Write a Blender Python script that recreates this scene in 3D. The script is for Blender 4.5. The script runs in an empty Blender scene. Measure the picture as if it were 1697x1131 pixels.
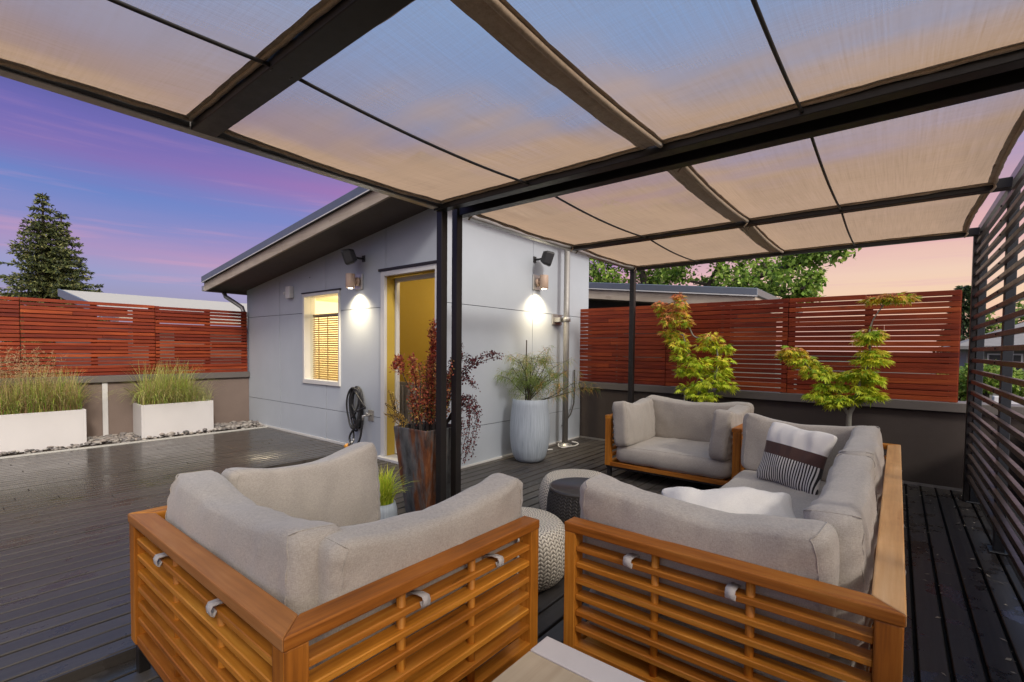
import bpy, math, random
from mathutils import Vector, Matrix, noise
R = math.radians
rng = random.Random(7)
SC = bpy.context.scene
COL = SC.collection

# ------------------------------------------------------------------ helpers
def lin(c):
    c = c / 255.0
    return c / 12.92 if c <= 0.04045 else ((c + 0.055) / 1.055) ** 2.4
def rgb(r, g, b): return (lin(r), lin(g), lin(b), 1.0)

class NT:
    def __init__(s, tree): s.t = tree; s.n = tree.nodes; s.l = tree.links
    def add(s, typ, ins=None, **kw):
        nd = s.n.new(typ)
        for k, v in kw.items(): setattr(nd, k, v)
        for k, v in (ins or {}).items():
            sock = nd.inputs[k]
            if isinstance(v, bpy.types.NodeSocket): s.l.new(v, sock)
            else: sock.default_value = v
        return nd
    def math(s, op, a, b=0.0, c=0.0, clamp=False):
        nd = s.add('ShaderNodeMath', {0: a, 1: b, 2: c}, operation=op, use_clamp=clamp); return nd.outputs[0]
    def mix(s, f, a, b, blend='MIX'):
        nd = s.n.new('ShaderNodeMix'); nd.data_type = 'RGBA'; nd.blend_type = blend
        for i, v in ((0, f), (6, a), (7, b)):
            if isinstance(v, bpy.types.NodeSocket): s.l.new(v, nd.inputs[i])
            else: nd.inputs[i].default_value = v
        return nd.outputs[2]
    def ramp(s, f, stops, interp='LINEAR'):
        nd = s.n.new('ShaderNodeValToRGB'); cr = nd.color_ramp; cr.interpolation = interp
        while len(cr.elements) < len(stops): cr.elements.new(0.5)
        for e, (p, c) in zip(cr.elements, stops):
            e.position = p; e.color = c if len(c) == 4 else (c[0], c[1], c[2], 1)
        s.l.new(f, nd.inputs[0]); return nd.outputs[0]
    def noise(s, vec, scale, detail=3.0, rough=0.55, col=False):
        nd = s.add('ShaderNodeTexNoise', {'Scale': scale, 'Detail': detail, 'Roughness': rough})
        if vec is not None: s.l.new(vec, nd.inputs['Vector'])
        return nd.outputs['Color' if col else 'Fac']
    def mapv(s, vec, sc=(1, 1, 1), loc=(0, 0, 0)):
        nd = s.add('ShaderNodeMapping'); s.l.new(vec, nd.inputs['Vector'])
        nd.inputs['Scale'].default_value = sc; nd.inputs['Location'].default_value = loc
        return nd.outputs[0]
    def bump(s, h, strength=0.3, dist=0.01):
        return s.add('ShaderNodeBump', {'Height': h, 'Strength': strength, 'Distance': dist}).outputs[0]

def newmat(name):
    m = bpy.data.materials.new(name); m.use_nodes = True
    t = NT(m.node_tree); b = t.n['Principled BSDF']
    return m, t, b
def setp(t, b, **kw):
    names = {'col': 'Base Color', 'rough': 'Roughness', 'metal': 'Metallic', 'normal': 'Normal', 'spec': 'Specular IOR Level', 'sheen': 'Sheen Weight', 'coat': 'Coat Weight'}
    for k, v in kw.items():
        sock = b.inputs[names[k]]
        if isinstance(v, bpy.types.NodeSocket): t.l.new(v, sock)
        else: sock.default_value = v
def simple(name, c, rough=0.6, metal=0.0, var=0.12, scale=6.0, bump=0.0, bscale=60.0, spec=0.5):
    """a plain colour with procedural mottling"""
    m, t, b = newmat(name)
    g = t.add('ShaderNodeNewGeometry').outputs['Position']
    n = t.noise(g, scale, 4)
    v = t.math('MULTIPLY_ADD', n, 2 * var, 1 - var)
    hs = t.add('ShaderNodeHueSaturation', {'Value': v, 'Color': c})
    setp(t, b, col=hs.outputs[0], metal=metal, spec=spec)
    r = t.math('MULTIPLY_ADD', t.noise(g, scale * 3, 3), 0.25, rough - 0.12, clamp=True); setp(t, b, rough=r)
    if bump: setp(t, b, normal=t.bump(t.noise(g, bscale, 3), bump, 0.004))
    return m

class MB:
    """collects shapes, then links them as ONE mesh object"""
    def __init__(s): s.v = []; s.f = []; s.uv = []; s.rn = []; s.sm = []
    def add(s, verts, faces, uvs=None, rnd=None, smooth=False, M=None):
        o = len(s.v)
        if M is not None: verts = [M @ Vector(p) for p in verts]
        s.v += [tuple(p) for p in verts]
        rnd = rng.random() if rnd is None else rnd
        for i, f in enumerate(faces):
            s.f.append([a + o for a in f]); s.sm.append(smooth); s.rn.append(rnd)
            s.uv.append(uvs[i] if uvs else [(0, 0)] * len(f))
    def box(s, x0, x1, y0, y1, z0, z1, M=None, rnd=None):
        rnd = rng.random() if rnd is None else rnd
        P = [(x0, y0, z0), (x1, y0, z0), (x1, y1, z0), (x0, y1, z0), (x0, y0, z1), (x1, y0, z1), (x1, y1, z1), (x0, y1, z1)]
        F = [(0, 3, 2, 1), (4, 5, 6, 7), (0, 1, 5, 4), (1, 2, 6, 5), (2, 3, 7, 6), (3, 0, 4, 7)]
        d = [abs(x1 - x0), abs(y1 - y0), abs(z1 - z0)]; L = d.index(max(d)); U = []
        for f in F:
            q = [P[i] for i in f]
            sp = [max(p[k] for p in q) - min(p[k] for p in q) for k in range(3)]
            ax = sorted(range(3), key=lambda k: -sp[k])[:2]
            a = L if L in ax else ax[0]; b = ax[0] if ax[1] == a else ax[1]
            U.append([(p[a] + rnd * 17.3, p[b] + rnd * 7.7) for p in q])
        s.add(P, F, U, rnd, False, M)
    def poly(s, pts, d, axis, rnd=None):
        """extrude a polygon given in 3-D along vector d"""
        n = len(pts); P = [Vector(p) for p in pts]; Q = [p + Vector(d) for p in P]
        F = [tuple(range(n))[::-1], tuple(range(n, 2 * n))] + [(i, (i + 1) % n, n + (i + 1) % n, n + i) for i in range(n)]
        al = P + Q; U = [[(al[i][axis], al[i].z) for i in f] for f in F]
        s.add(al, F, U, rnd)
    def tube(s, pts, r, n=8, rnd=None, cap=True, closed=False, smooth=True):
        P = [Vector(p) for p in pts]; N = len(P)
        rr = r if isinstance(r, (list, tuple)) else [r] * N
        V = []; up = None; L = 0.0; Ls = []
        for i, p in enumerate(P):
            a = P[(i - 1) % N] if (closed or i > 0) else P[i]; b = P[(i + 1) % N] if (closed or i < N - 1) else P[i]
            t = (b - a)
            t = t.normalized() if t.length > 1e-9 else Vector((0, 0, 1))
            if up is None:
                up = Vector((0, 0, 1)) if abs(t.z) < 0.9 else Vector((1, 0, 0))
            u = (up - t * up.dot(t)); u = u.normalized() if u.length > 1e-6 else t.orthogonal().normalized()
            up = u; w = t.cross(u)
            if i: L += (P[i] - P[i - 1]).length
            Ls.append(L)
            for k in range(n):
                an = 2 * math.pi * k / n
                V.append(p + (u * math.cos(an) + w * math.sin(an)) * rr[i])
        F = []; U = []
        for i in range(N if closed else N - 1):
            j = (i + 1) % N
            for k in range(n):
                k2 = (k + 1) % n
                F.append((i * n + k, i * n + k2, j * n + k2, j * n + k))
                U.append([(Ls[i], k / n * .1), (Ls[i], (k + 1) / n * .1), (Ls[j], (k + 1) / n * .1), (Ls[j], k / n * .1)])
        if cap and not closed:
            F.append(tuple(range(n))[::-1]); U.append([(0, 0)] * n)
            F.append(tuple((N - 1) * n + k for k in range(n))); U.append([(0, 0)] * n)
        s.add(V, F, U, rnd, smooth)
    def lathe(s, prof, c=(0, 0, 0), n=40, rnd=None, M=None, smooth=True, cap=True):
        V = []; F = []; U = []; m = len(prof); L = [0]
        for i in range(1, m): L.append(L[-1] + math.dist(prof[i], prof[i - 1]))
        for (r, z) in prof:
            for k in range(n):
                a = 2 * math.pi * k / n; V.append((c[0] + r * math.cos(a), c[1] + r * math.sin(a), c[2] + z))
        for i in range(m - 1):
            for k in range(n):
                k2 = (k + 1) % n
                F.append((i * n + k, i * n + k2, (i + 1) * n + k2, (i + 1) * n + k))
                U.append([(k / n, L[i]), ((k + 1) / n, L[i]), ((k + 1) / n, L[i + 1]), (k / n, L[i + 1])])
        if cap:
            F.append(tuple(range(n))[::-1]); U.append([(0, 0)] * n)
            F.append(tuple((m - 1) * n + k for k in range(n))); U.append([(0, L[-1])] * n)
        s.add(V, F, U, rnd, smooth, M)
    def build(s, name, mat, parent=None, bevel=0.0, sub=0, seg=2, kind=None):
        root = parent; off = Vector((0, 0, 0))
        while root is not None and root.parent is not None: root = root.parent
        if root is not None: off = Vector(root.get('_o', (0, 0, 0)))
        me = bpy.data.meshes.new(name)
        me.from_pydata([tuple(Vector(p) - off) for p in s.v], [], s.f)
        me.polygons.foreach_set('use_smooth', s.sm)
        uvl = me.uv_layers.new(name='UVMap'); fl = [c for u in s.uv for p in u for c in p]
        uvl.data.foreach_set('uv', fl)
        at = me.attributes.new('rnd', 'FLOAT', 'FACE'); at.data.foreach_set('value', s.rn)
        me.materials.append(mat); me.update()
        o = bpy.data.objects.new(name, me); COL.objects.link(o)
        if parent is not None: o.parent = parent
        if bevel:
            b = o.modifiers.new('Bevel', 'BEVEL'); b.width = bevel; b.segments = seg; b.limit_method = 'ANGLE'; b.angle_limit = R(40)
            if seg > 1:
                b.harden_normals = False
        if sub:
            q = o.modifiers.new('Sub', 'SUBSURF'); q.levels = sub; q.render_levels = sub
        if kind: o['kind'] = kind
        return o

def tag(o, label=None, cat=None, group=None, kind=None):
    if label: o['label'] = label
    if cat: o['category'] = cat
    if group: o['group'] = group
    if kind: o['kind'] = kind
    return o
def thing(name, loc, label, cat, group=None):
    o = bpy.data.objects.new(name, None); COL.objects.link(o); o.location = loc; o['_o'] = loc
    o.empty_display_size = 0.1
    return tag(o, label, cat, group)
def solo(mb, name, mat, label, cat, loc=None, group=None, **kw):
    """a thing that is one mesh"""
    if loc is None: loc = mb.v[0]
    mb.v = [tuple(Vector(p) - Vector(loc)) for p in mb.v]
    o = mb.build(name, mat, None, **kw); o.location = loc
    return tag(o, label, cat, group)
def copy_tree(o, parent=None):
    c = o.copy(); COL.objects.link(c)
    if parent is not None: c.parent = parent
    for ch in list(o.children): copy_tree(ch, c)
    return c
def lerp(a, b, t): return a + (b - a) * t
def nz(p, s, seed=0.0): return noise.noise(Vector((p[0] * s + seed, p[1] * s - seed, p[2] * s + 3 * seed)))

# ------------------------------------------------------------------ camera
H = 1.35
yaw, pit, rol = R(38.85), R(1.937), R(0.5366)
F_ = Vector((-math.sin(yaw) * math.cos(pit), math.cos(yaw) * math.cos(pit), -math.sin(pit)))
R_ = Vector((math.cos(yaw), math.sin(yaw), 0)); U_ = R_.cross(F_)
R2 = R_ * math.cos(rol) + U_ * math.sin(rol); U2 = -R_ * math.sin(rol) + U_ * math.cos(rol)
cam = bpy.data.cameras.new('camera'); co = bpy.data.objects.new('camera', cam); COL.objects.link(co)
cam.sensor_width = 36; cam.lens = 792.5 / 1697 * 36; cam.shift_y = 40.2 / 1697; cam.clip_start = 0.05; cam.clip_end = 2000
mw = Matrix.Identity(4)
for i in range(3): mw[i][0] = R2[i]; mw[i][1] = U2[i]; mw[i][2] = -F_[i]
mw[2][3] = H
co.matrix_world = mw; SC.camera = co

# ------------------------------------------------------------------ materials
def wood_mat(name, base, dark, light=None, rough=0.45, gs=1.0, bump=0.15, coat=0.0, spread=0.25):
    m, t, b = newmat(name)
    uv = t.add('ShaderNodeUVMap').outputs[0]
    rn = t.add('ShaderNodeAttribute', attribute_name='rnd').outputs['Fac']
    g1 = t.noise(t.mapv(uv, (3 * gs, 60 * gs, 1)), 1.0, 5, .6)
    g2 = t.noise(t.mapv(uv, (1.2 * gs, 9 * gs, 1)), 1.0, 3, .5)
    f = t.math('ADD', t.math('MULTIPLY', g1, .55), t.math('MULTIPLY', g2, .55), clamp=True)
    c = t.ramp(f, [(.3, dark), (.55, base), (.8, light or base)])
    v = t.math('MULTIPLY_ADD', rn, 2 * spread, 1 - spread)
    gp = t.add('ShaderNodeNewGeometry').outputs['Position']
    v = t.math('MULTIPLY', v, t.math('MULTIPLY_ADD', t.noise(gp, 3.5, 4, .6), .5, .75))
    kn = t.noise(t.mapv(uv, (4 * gs, 14 * gs, 1), (9, 4, 0)), 1.0, 2, .5)          # darker knots and water marks
    c = t.mix(t.math('MULTIPLY', t.math('GREATER_THAN', kn, .70), .45), c, dark)
    c = t.add('ShaderNodeHueSaturation', {'Value': v, 'Hue': t.math('MULTIPLY_ADD', rn, .010, .498), 'Color': c}).outputs[0]
    setp(t, b, col=c, rough=t.math('MULTIPLY_ADD', g1, .3, rough - .15, clamp=True), normal=t.bump(g1, bump, .002), coat=coat, spec=.3)
    return m
M_teak = wood_mat('teak', rgb(172, 102, 32), rgb(96, 50, 13), rgb(202, 140, 62), rough=.5, coat=.0, spread=.24)
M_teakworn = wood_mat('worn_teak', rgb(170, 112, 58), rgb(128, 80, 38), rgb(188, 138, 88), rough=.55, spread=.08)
M_teakpale = wood_mat('pale_teak', rgb(210, 160, 106), rgb(180, 126, 76), rgb(224, 184, 138), rough=.55, spread=.06)  # paler teak tone for the sofa's back top rail
M_cedar = wood_mat('red_stained_cedar', rgb(124, 42, 20), rgb(70, 20, 10), rgb(154, 68, 32), rough=.6, spread=.35)
M_oldwood = wood_mat('fascia_board', rgb(172, 158, 142), rgb(140, 126, 112), rgb(186, 174, 160), rough=.7, gs=.6, spread=.05)
M_table = wood_mat('pale_table_wood', rgb(178, 160, 136), rgb(160, 140, 116), rgb(188, 172, 150), rough=.55, gs=.5, spread=.05, bump=.05)
M_tabborder = simple('table_border', rgb(196, 188, 186), .5, var=.05, scale=20)

def deck_mat(name, k, r0, wetk, bmp, spec=.5, wl=.56):
    m, t, b = newmat(name)
    uv = t.add('ShaderNodeUVMap').outputs[0]; g = t.add('ShaderNodeNewGeometry').outputs['Position']
    rn = t.add('ShaderNodeAttribute', attribute_name='rnd').outputs['Fac']
    g1 = t.noise(t.mapv(uv, (1.5, 45, 1)), 1, 5, .65)
    g2 = t.noise(g, 1.1, 4, .6)
    f = t.math('ADD', t.math('MULTIPLY', g1, .7), t.math('MULTIPLY', rn, .16), clamp=True)
    c = t.ramp(f, [(.1, (.034 * k, .029 * k, .026 * k, 1)), (.45, (.062 * k, .054 * k, .048 * k, 1)), (.8, (.10 * k, .088 * k, .078 * k, 1))])
    # worn, pale dusty area on the open side, away from the canopy
    sep = t.add('ShaderNodeSeparateXYZ', {0: g})
    # wet splashes (dark and glossy)
    wn = t.noise(t.mapv(g, (2.6, 2.0, 1)), 1.6, 6, .62)
    wet = t.ramp(wn, [(wl, (0, 0, 0, 1)), (wl + .035, (1, 1, 1, 1))])
    wetf = t.add('ShaderNodeSeparateColor', {0: wet}).outputs[0]
    c = t.mix(t.math('MULTIPLY', wetf, .55 * wetk), c, (.014, .011, .010, 1))
    # scattered pale stains
    sn = t.noise(g, 30, 5, .7); sm = t.noise(g, 1.3, 2)
    st = t.math('MULTIPLY', t.math('GREATER_THAN', sn, .69), t.math('GREATER_THAN', sm, .54))
    c = t.mix(t.math('MULTIPLY', st, .5), c, (.25, .22, .18, 1))
    r = t.math('SUBTRACT', t.math('MULTIPLY_ADD', g2, .30, r0), t.math('MULTIPLY', wetf, .25 * wetk), clamp=True)
    r = t.math('MAXIMUM', r, .14)
    hgt = t.math('ADD', g1, t.math('MULTIPLY', wetf, .25 * wetk))
    setp(t, b, col=c, rough=r, normal=t.bump(hgt, bmp, .003), spec=spec)
    return m
M_deck = deck_mat('dark_deck_boards', 1.0, .36, .8, .25)
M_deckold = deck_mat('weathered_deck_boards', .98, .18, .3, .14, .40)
M_deckdark = deck_mat('rain_splashed_deck_boards', .75, .34, 1.0, .3, .45, .53)
M_deckwet = deck_mat('rain_wet_deck_boards', .85, .08, .4, .12)
M_dark = simple('dark_under', (.012, .011, .011, 1), .9)
M_steel = simple('dark_brown_steel', (.020, .017, .016, 1), .42, metal=.3, var=.2, scale=9, spec=.5)
M_rail = simple('grey_rail', (.36, .34, .32, 1), .35, metal=.6, var=.2, scale=12)
M_slat = simple('brown_powdercoat', (.05, .034, .029, 1), .35, metal=.2, var=.15)
M_post = simple('slate_steel', (.03, .034, .042, 1), .45, metal=.3, var=.15)
M_panel = simple('blue_grey_fibre_cement', (.41, .445, .495, 1), .62, var=.07, scale=2.5, bump=.08, bscale=35)
M_joint = simple('joint_shadow', (.06, .066, .08, 1), .8)
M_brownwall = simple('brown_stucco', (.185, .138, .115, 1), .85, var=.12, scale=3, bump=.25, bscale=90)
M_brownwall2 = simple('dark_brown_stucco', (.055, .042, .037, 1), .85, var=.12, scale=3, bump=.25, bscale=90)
M_cap = simple('cap_flashing', (.13, .115, .105, 1), .5, metal=.1, var=.08)
M_white = simple('white_trim', (.58, .57, .56, 1), .5, var=.04)
M_planter = simple('white_fibreglass', (.60, .58, .575, 1), .5, var=.06, scale=3, bump=.05)
M_roofmetal = simple('zinc_roof', (.17, .19, .22, 1), .4, metal=.5, var=.12)
M_soffit = simple('brown_soffit', (.085, .068, .06, 1), .8, var=.1)
M_ochre = simple('ochre_paint', (.47, .33, .05, 1), .8, var=.04)
M_cream = simple('cream_paint', (.8, .7, .48, 1), .8, var=.03)
M_floorin = simple('indoor_floor', (.3, .2, .12, 1), .5)
M_black = simple('black_plastic', (.018, .018, .02, 1), .45, var=.1)
M_grille = simple('speaker_grille', (.07, .07, .072, 1), .6, var=.3, scale=300)
M_alu = simple('brushed_alu', (.45, .44, .42, 1), .38, metal=.7, var=.1)
M_galv = simple('galvanised_pole', (.27, .26, .25, 1), .5, metal=.35, var=.15, scale=12)
M_tanlamp = simple('tan_lamp_shade', (.42, .30, .23, 1), .5, var=.06)
M_rubber = simple('black_rubber', (.02, .02, .022, 1), .5, var=.1)
M_brass = simple('brass', (.6, .42, .14, 1), .35, metal=.8)
M_yellowp = simple('orange_nozzle', (.75, .33, .04, 1), .4)
M_soil = simple('soil', (.05, .035, .025, 1), .95, var=.4, scale=40, bump=.6)
M_concrete = simple('concrete_kerb', (.40, .39, .36, 1), .85, var=.12, scale=8, bump=.2)
M_bark = simple('grey_bark', (.24, .235, .20, 1), .85, var=.25, scale=25, bump=.4)
M_darkbark = simple('dark_bark', (.05, .038, .03, 1), .9, var=.3, scale=20, bump=.4)
M_felt = simple('roof_membrane', (.52, .51, .52, 1), .8, var=.1)
M_shed = simple('far_siding', (.13, .10, .085, 1), .8, var=.15)
M_cord = simple('black_cord', (.02, .018, .018, 1), .6)

def glassmat():
    m, t, b = newmat('window_glass'); t.n.remove(b)
    fr = t.math('MULTIPLY', t.add('ShaderNodeFresnel', {'IOR': 1.45}).outputs[0], t.math('SUBTRACT', 1.0, t.add('ShaderNodeNewGeometry').outputs['Backfacing']))
    tr = t.add('ShaderNodeBsdfTransparent', {'Color': (.93, .95, .93, 1)}); gl = t.add('ShaderNodeBsdfGlossy', {'Roughness': .02})
    mx = t.add('ShaderNodeMixShader', {0: fr, 1: tr.outputs[0], 2: gl.outputs[0]})
    t.l.new(mx.outputs[0], t.n['Material Output'].inputs[0]); return m
M_glass = glassmat()

def emit(name, c, s):
    m, t, b = newmat(name); t.n.remove(b)
    e = t.add('ShaderNodeEmission', {'Color': c, 'Strength': s}); t.l.new(e.outputs[0], t.n['Material Output'].inputs[0]); return m
M_bulb = emit('lamp_glow', (1, .9, .72, 1), 30)

def fabric(name, c, c2, weave=900, wr=.35, rough=.95):
    m, t, b = newmat(name)
    g = t.add('ShaderNodeTexCoord').outputs['Object']
    w1 = t.noise(t.mapv(g, (1, 1, .25)), weave, 2, .7); w2 = t.noise(t.mapv(g, (.2, .2, 1)), weave, 2, .7)
    n3 = t.noise(g, 5, 4, .6)
    f = t.math('ADD', t.math('MULTIPLY', w1, .5), t.math('MULTIPLY', w2, .5))
    cc = t.ramp(f, [(.32, c2), (.68, c)])
    cc = t.add('ShaderNodeHueSaturation', {'Value': t.math('MULTIPLY_ADD', n3, .16, .92), 'Color': cc}).outputs[0]
    wrk = t.noise(t.mapv(g, (1.2, 1.2, 1)), 7, 3, .5)
    hb = t.math('ADD', t.math('MULTIPLY', f, .12), t.math('MULTIPLY', wrk, 1.0))
    setp(t, b, col=cc, rough=rough, normal=t.bump(hb, wr, .012), sheen=.25, spec=.2)
    return m
M_grey = fabric('grey_marl_fabric', (.49, .44, .385, 1), (.30, .268, .238, 1), weave=420, wr=.5)
M_creamf = fabric('cream_fabric', (.84, .80, .75, 1), (.70, .66, .62, 1), weave=500)
M_strapf = fabric('strap_fabric', (.50, .46, .44, 1), (.36, .33, .32, 1), weave=420)

def striped():
    m, t, b = newmat('striped_pillow_fabric')
    g = t.add('ShaderNodeTexCoord').outputs['Object']; sp = t.add('ShaderNodeSeparateXYZ', {0: g})
    st = t.math('GREATER_THAN', t.math('FRACT', t.math('MULTIPLY', sp.outputs[0], 1 / .0185)), .5)
    cst = t.mix(st, (.03, .025, .025, 1), (.66, .63, .59, 1))
    br = t.math('GREATER_THAN', sp.outputs[2], -.025); cr = t.math('GREATER_THAN', sp.outputs[2], .065)
    c = t.mix(br, cst, (.085, .045, .038, 1)); c = t.mix(cr, c, (.70, .665, .63, 1))
    w = t.noise(g, 500, 2, .6)
    c = t.add('ShaderNodeHueSaturation', {'Value': t.math('MULTIPLY_ADD', w, .3, .85), 'Color': c}).outputs[0]
    setp(t, b, col=c, rough=.95, normal=t.bump(t.noise(g, 9, 3), .35, .012), sheen=.2, spec=.2)
    return m
M_striped = striped()

def canopy_mat():
    m, t, b = newmat('shade_cloth'); t.n.remove(b)
    uv = t.add('ShaderNodeUVMap').outputs[0]; g = t.add('ShaderNodeNewGeometry').outputs['Position']
    lw = t.add('ShaderNodeLayerWeight', {'Blend': .5}).outputs['Facing']
    st1 = t.noise(t.mapv(uv, (140, 2.2, 1)), 1, 3, .6); st2 = t.noise(t.mapv(uv, (2.2, 120, 1)), 1, 3, .6)
    big = t.noise(g, 1.6, 4, .55)
    s = t.math('ADD', t.math('MULTIPLY', t.math('SUBTRACT', st1, .5), .6), t.math('MULTIPLY', t.math('SUBTRACT', st2, .5), .4))
    # woven mesh: the holes close up as it is seen edge on
    op = t.add('ShaderNodeMapRange', {0: t.math('SUBTRACT', 1.0, lw, clamp=True), 1: .27, 2: .58, 3: .0, 4: .72}, interpolation_type='SMOOTHSTEP').outputs[0]
    tr = op
    tr = t.math('ADD', tr, t.math('ADD', t.math('MULTIPLY', s, .5), t.math('MULTIPLY', t.math('SUBTRACT', big, .5), .06)), clamp=True)
    v = t.math('ADD', 1.0, t.math('ADD', s, t.math('MULTIPLY', t.math('SUBTRACT', big, .5), .2)))
    col = t.add('ShaderNodeHueSaturation', {'Value': v, 'Color': (.42, .292, .195, 1)}).outputs[0]
    tl = t.add('ShaderNodeBsdfTranslucent', {'Color': col}); df = t.add('ShaderNodeBsdfDiffuse', {'Color': col})
    bd = t.add('ShaderNodeMixShader', {0: .28, 1: tl.outputs[0], 2: df.outputs[0]})
    tp = t.add('ShaderNodeBsdfTransparent', {'Color': (.90, .92, .94, 1)})
    mx = t.add('ShaderNodeMixShader', {0: tr, 1: bd.outputs[0], 2: tp.outputs[0]})
    t.l.new(mx.outputs[0], t.n['Material Output'].inputs[0]); return m
M_canopy = canopy_mat()
M_hem = fabric('canopy_hem', (.50, .38, .27, 1), (.32, .235, .16, 1), weave=160, wr=.6)

def knit(name, c1, c2, nx, nv):
    m, t, b = newmat(name)
    uv = t.add('ShaderNodeUVMap').outputs[0]; sp = t.add('ShaderNodeSeparateXYZ', {0: uv})
    u = t.math('FRACT', t.math('MULTIPLY', sp.outputs[0], nx))
    tri = t.math('ABSOLUTE', t.math('SUBTRACT', u, .5))
    v = t.math('FRACT', t.math('MULTIPLY_ADD', sp.outputs[1], nv, t.math('MULTIPLY', tri, 1.5)))
    hv = t.math('SUBTRACT', 1.0, t.math('ABSOLUTE', t.math('MULTIPLY_ADD', v, 2.0, -1.0)))
    hu = t.math('SUBTRACT', 1.0, t.math('ABSOLUTE', t.math('MULTIPLY_ADD', tri, 4.0, -1.0)))
    h = t.math('MULTIPLY', t.math('POWER', hv, .6), t.math('POWER', hu, .35))
    c = t.ramp(h, [(.12, c2), (.5, c1)])
    setp(t, b, col=c, rough=.6, normal=t.bump(h, 1.0, .006), spec=.4)
    return m
M_knitw = knit('cream_knit', (.74, .66, .55, 1), (.12, .095, .07, 1), 44, 44)
M_knitb = knit('black_knit', (.040, .034, .031, 1), (.006, .005, .005, 1), 38, 48)
M_dtop = simple('dark_table_top', (.050, .043, .040, 1), .35, var=.1)

def ribbed():
    m, t, b = newmat('ribbed_white_pot')
    uv = t.add('ShaderNodeUVMap').outputs[0]
    n = t.noise(t.mapv(uv, (150, 3, 1)), 1, 3, .7); n2 = t.noise(t.mapv(uv, (60, 8, 1)), 1, 3, .7)
    c = t.ramp(n, [(.3, (.27, .31, .36, 1)), (.65, (.44, .49, .55, 1))])
    setp(t, b, col=c, rough=.5, normal=t.bump(t.math('ADD', n, n2), .5, .006)); return m
M_ribbed = ribbed()

def rusty():
    m, t, b = newmat('rusting_steel')
    g = t.add('ShaderNodeTexCoord').outputs['Object']
    n1 = t.noise(t.mapv(g, (3.2, 3.2, .75)), 1.6, 6, .62); n2 = t.noise(t.mapv(g, (3, 3, 1.2)), 5, 5, .65)
    n3 = t.noise(t.mapv(g, (14, 14, 1.5)), 2, 3)
    steel = t.ramp(n2, [(.3, (.06, .058, .056, 1)), (.5, (.15, .155, .155, 1)), (.75, (.27, .255, .235, 1))])
    rust = t.ramp(n2, [(.3, (.05, .014, .006, 1)), (.55, (.19, .06, .018, 1)), (.8, (.30, .15, .07, 1))])
    f = t.math('MULTIPLY', t.math('SUBTRACT', t.math('MULTIPLY_ADD', n3, .25, n1), .625), 9.0, clamp=True)
    c = t.mix(f, steel, rust)
    setp(t, b, col=c, rough=t.math('MULTIPLY_ADD', f, .35, .42), metal=t.math('MULTIPLY_ADD', f, -.4, .45), normal=t.bump(n2, .2, .003)); return m
M_rust = rusty()

def leafmat(name, transl=.35):
    m, t, b = newmat(name); t.n.remove(b)
    c = t.add('ShaderNodeAttribute', attribute_name='tint').outputs['Color']
    df = t.add('ShaderNodeBsdfPrincipled', {'Base Color': c, 'Roughness': .55, 'Specular IOR Level': .3})
    tl = t.add('ShaderNodeBsdfTranslucent', {'Color': c})
    mx = t.add('ShaderNodeMixShader', {0: transl, 1: df.outputs[0], 2: tl.outputs[0]})
    t.l.new(mx.outputs[0], t.n['Material Output'].inputs[0]); return m
M_leaf = leafmat('leaf')
M_needle = leafmat('needle', .1)

def stone():
    m, t, b = newmat('river_stone')
    rn = t.add('ShaderNodeAttribute', attribute_name='rnd').outputs['Fac']; g = t.add('ShaderNodeNewGeometry').outputs['Position']
    c = t.ramp(rn, [(0, (.07, .068, .066, 1)), (.3, (.17, .155, .15, 1)), (.7, (.26, .225, .20, 1)), (1, (.36, .34, .31, 1))])
    c = t.add('ShaderNodeHueSaturation', {'Value': t.math('MULTIPLY_ADD', t.noise(g, 40, 3), .5, .75), 'Color': c}).outputs[0]
    setp(t, b, col=c, rough=.7); return m
M_stone = stone()

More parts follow.
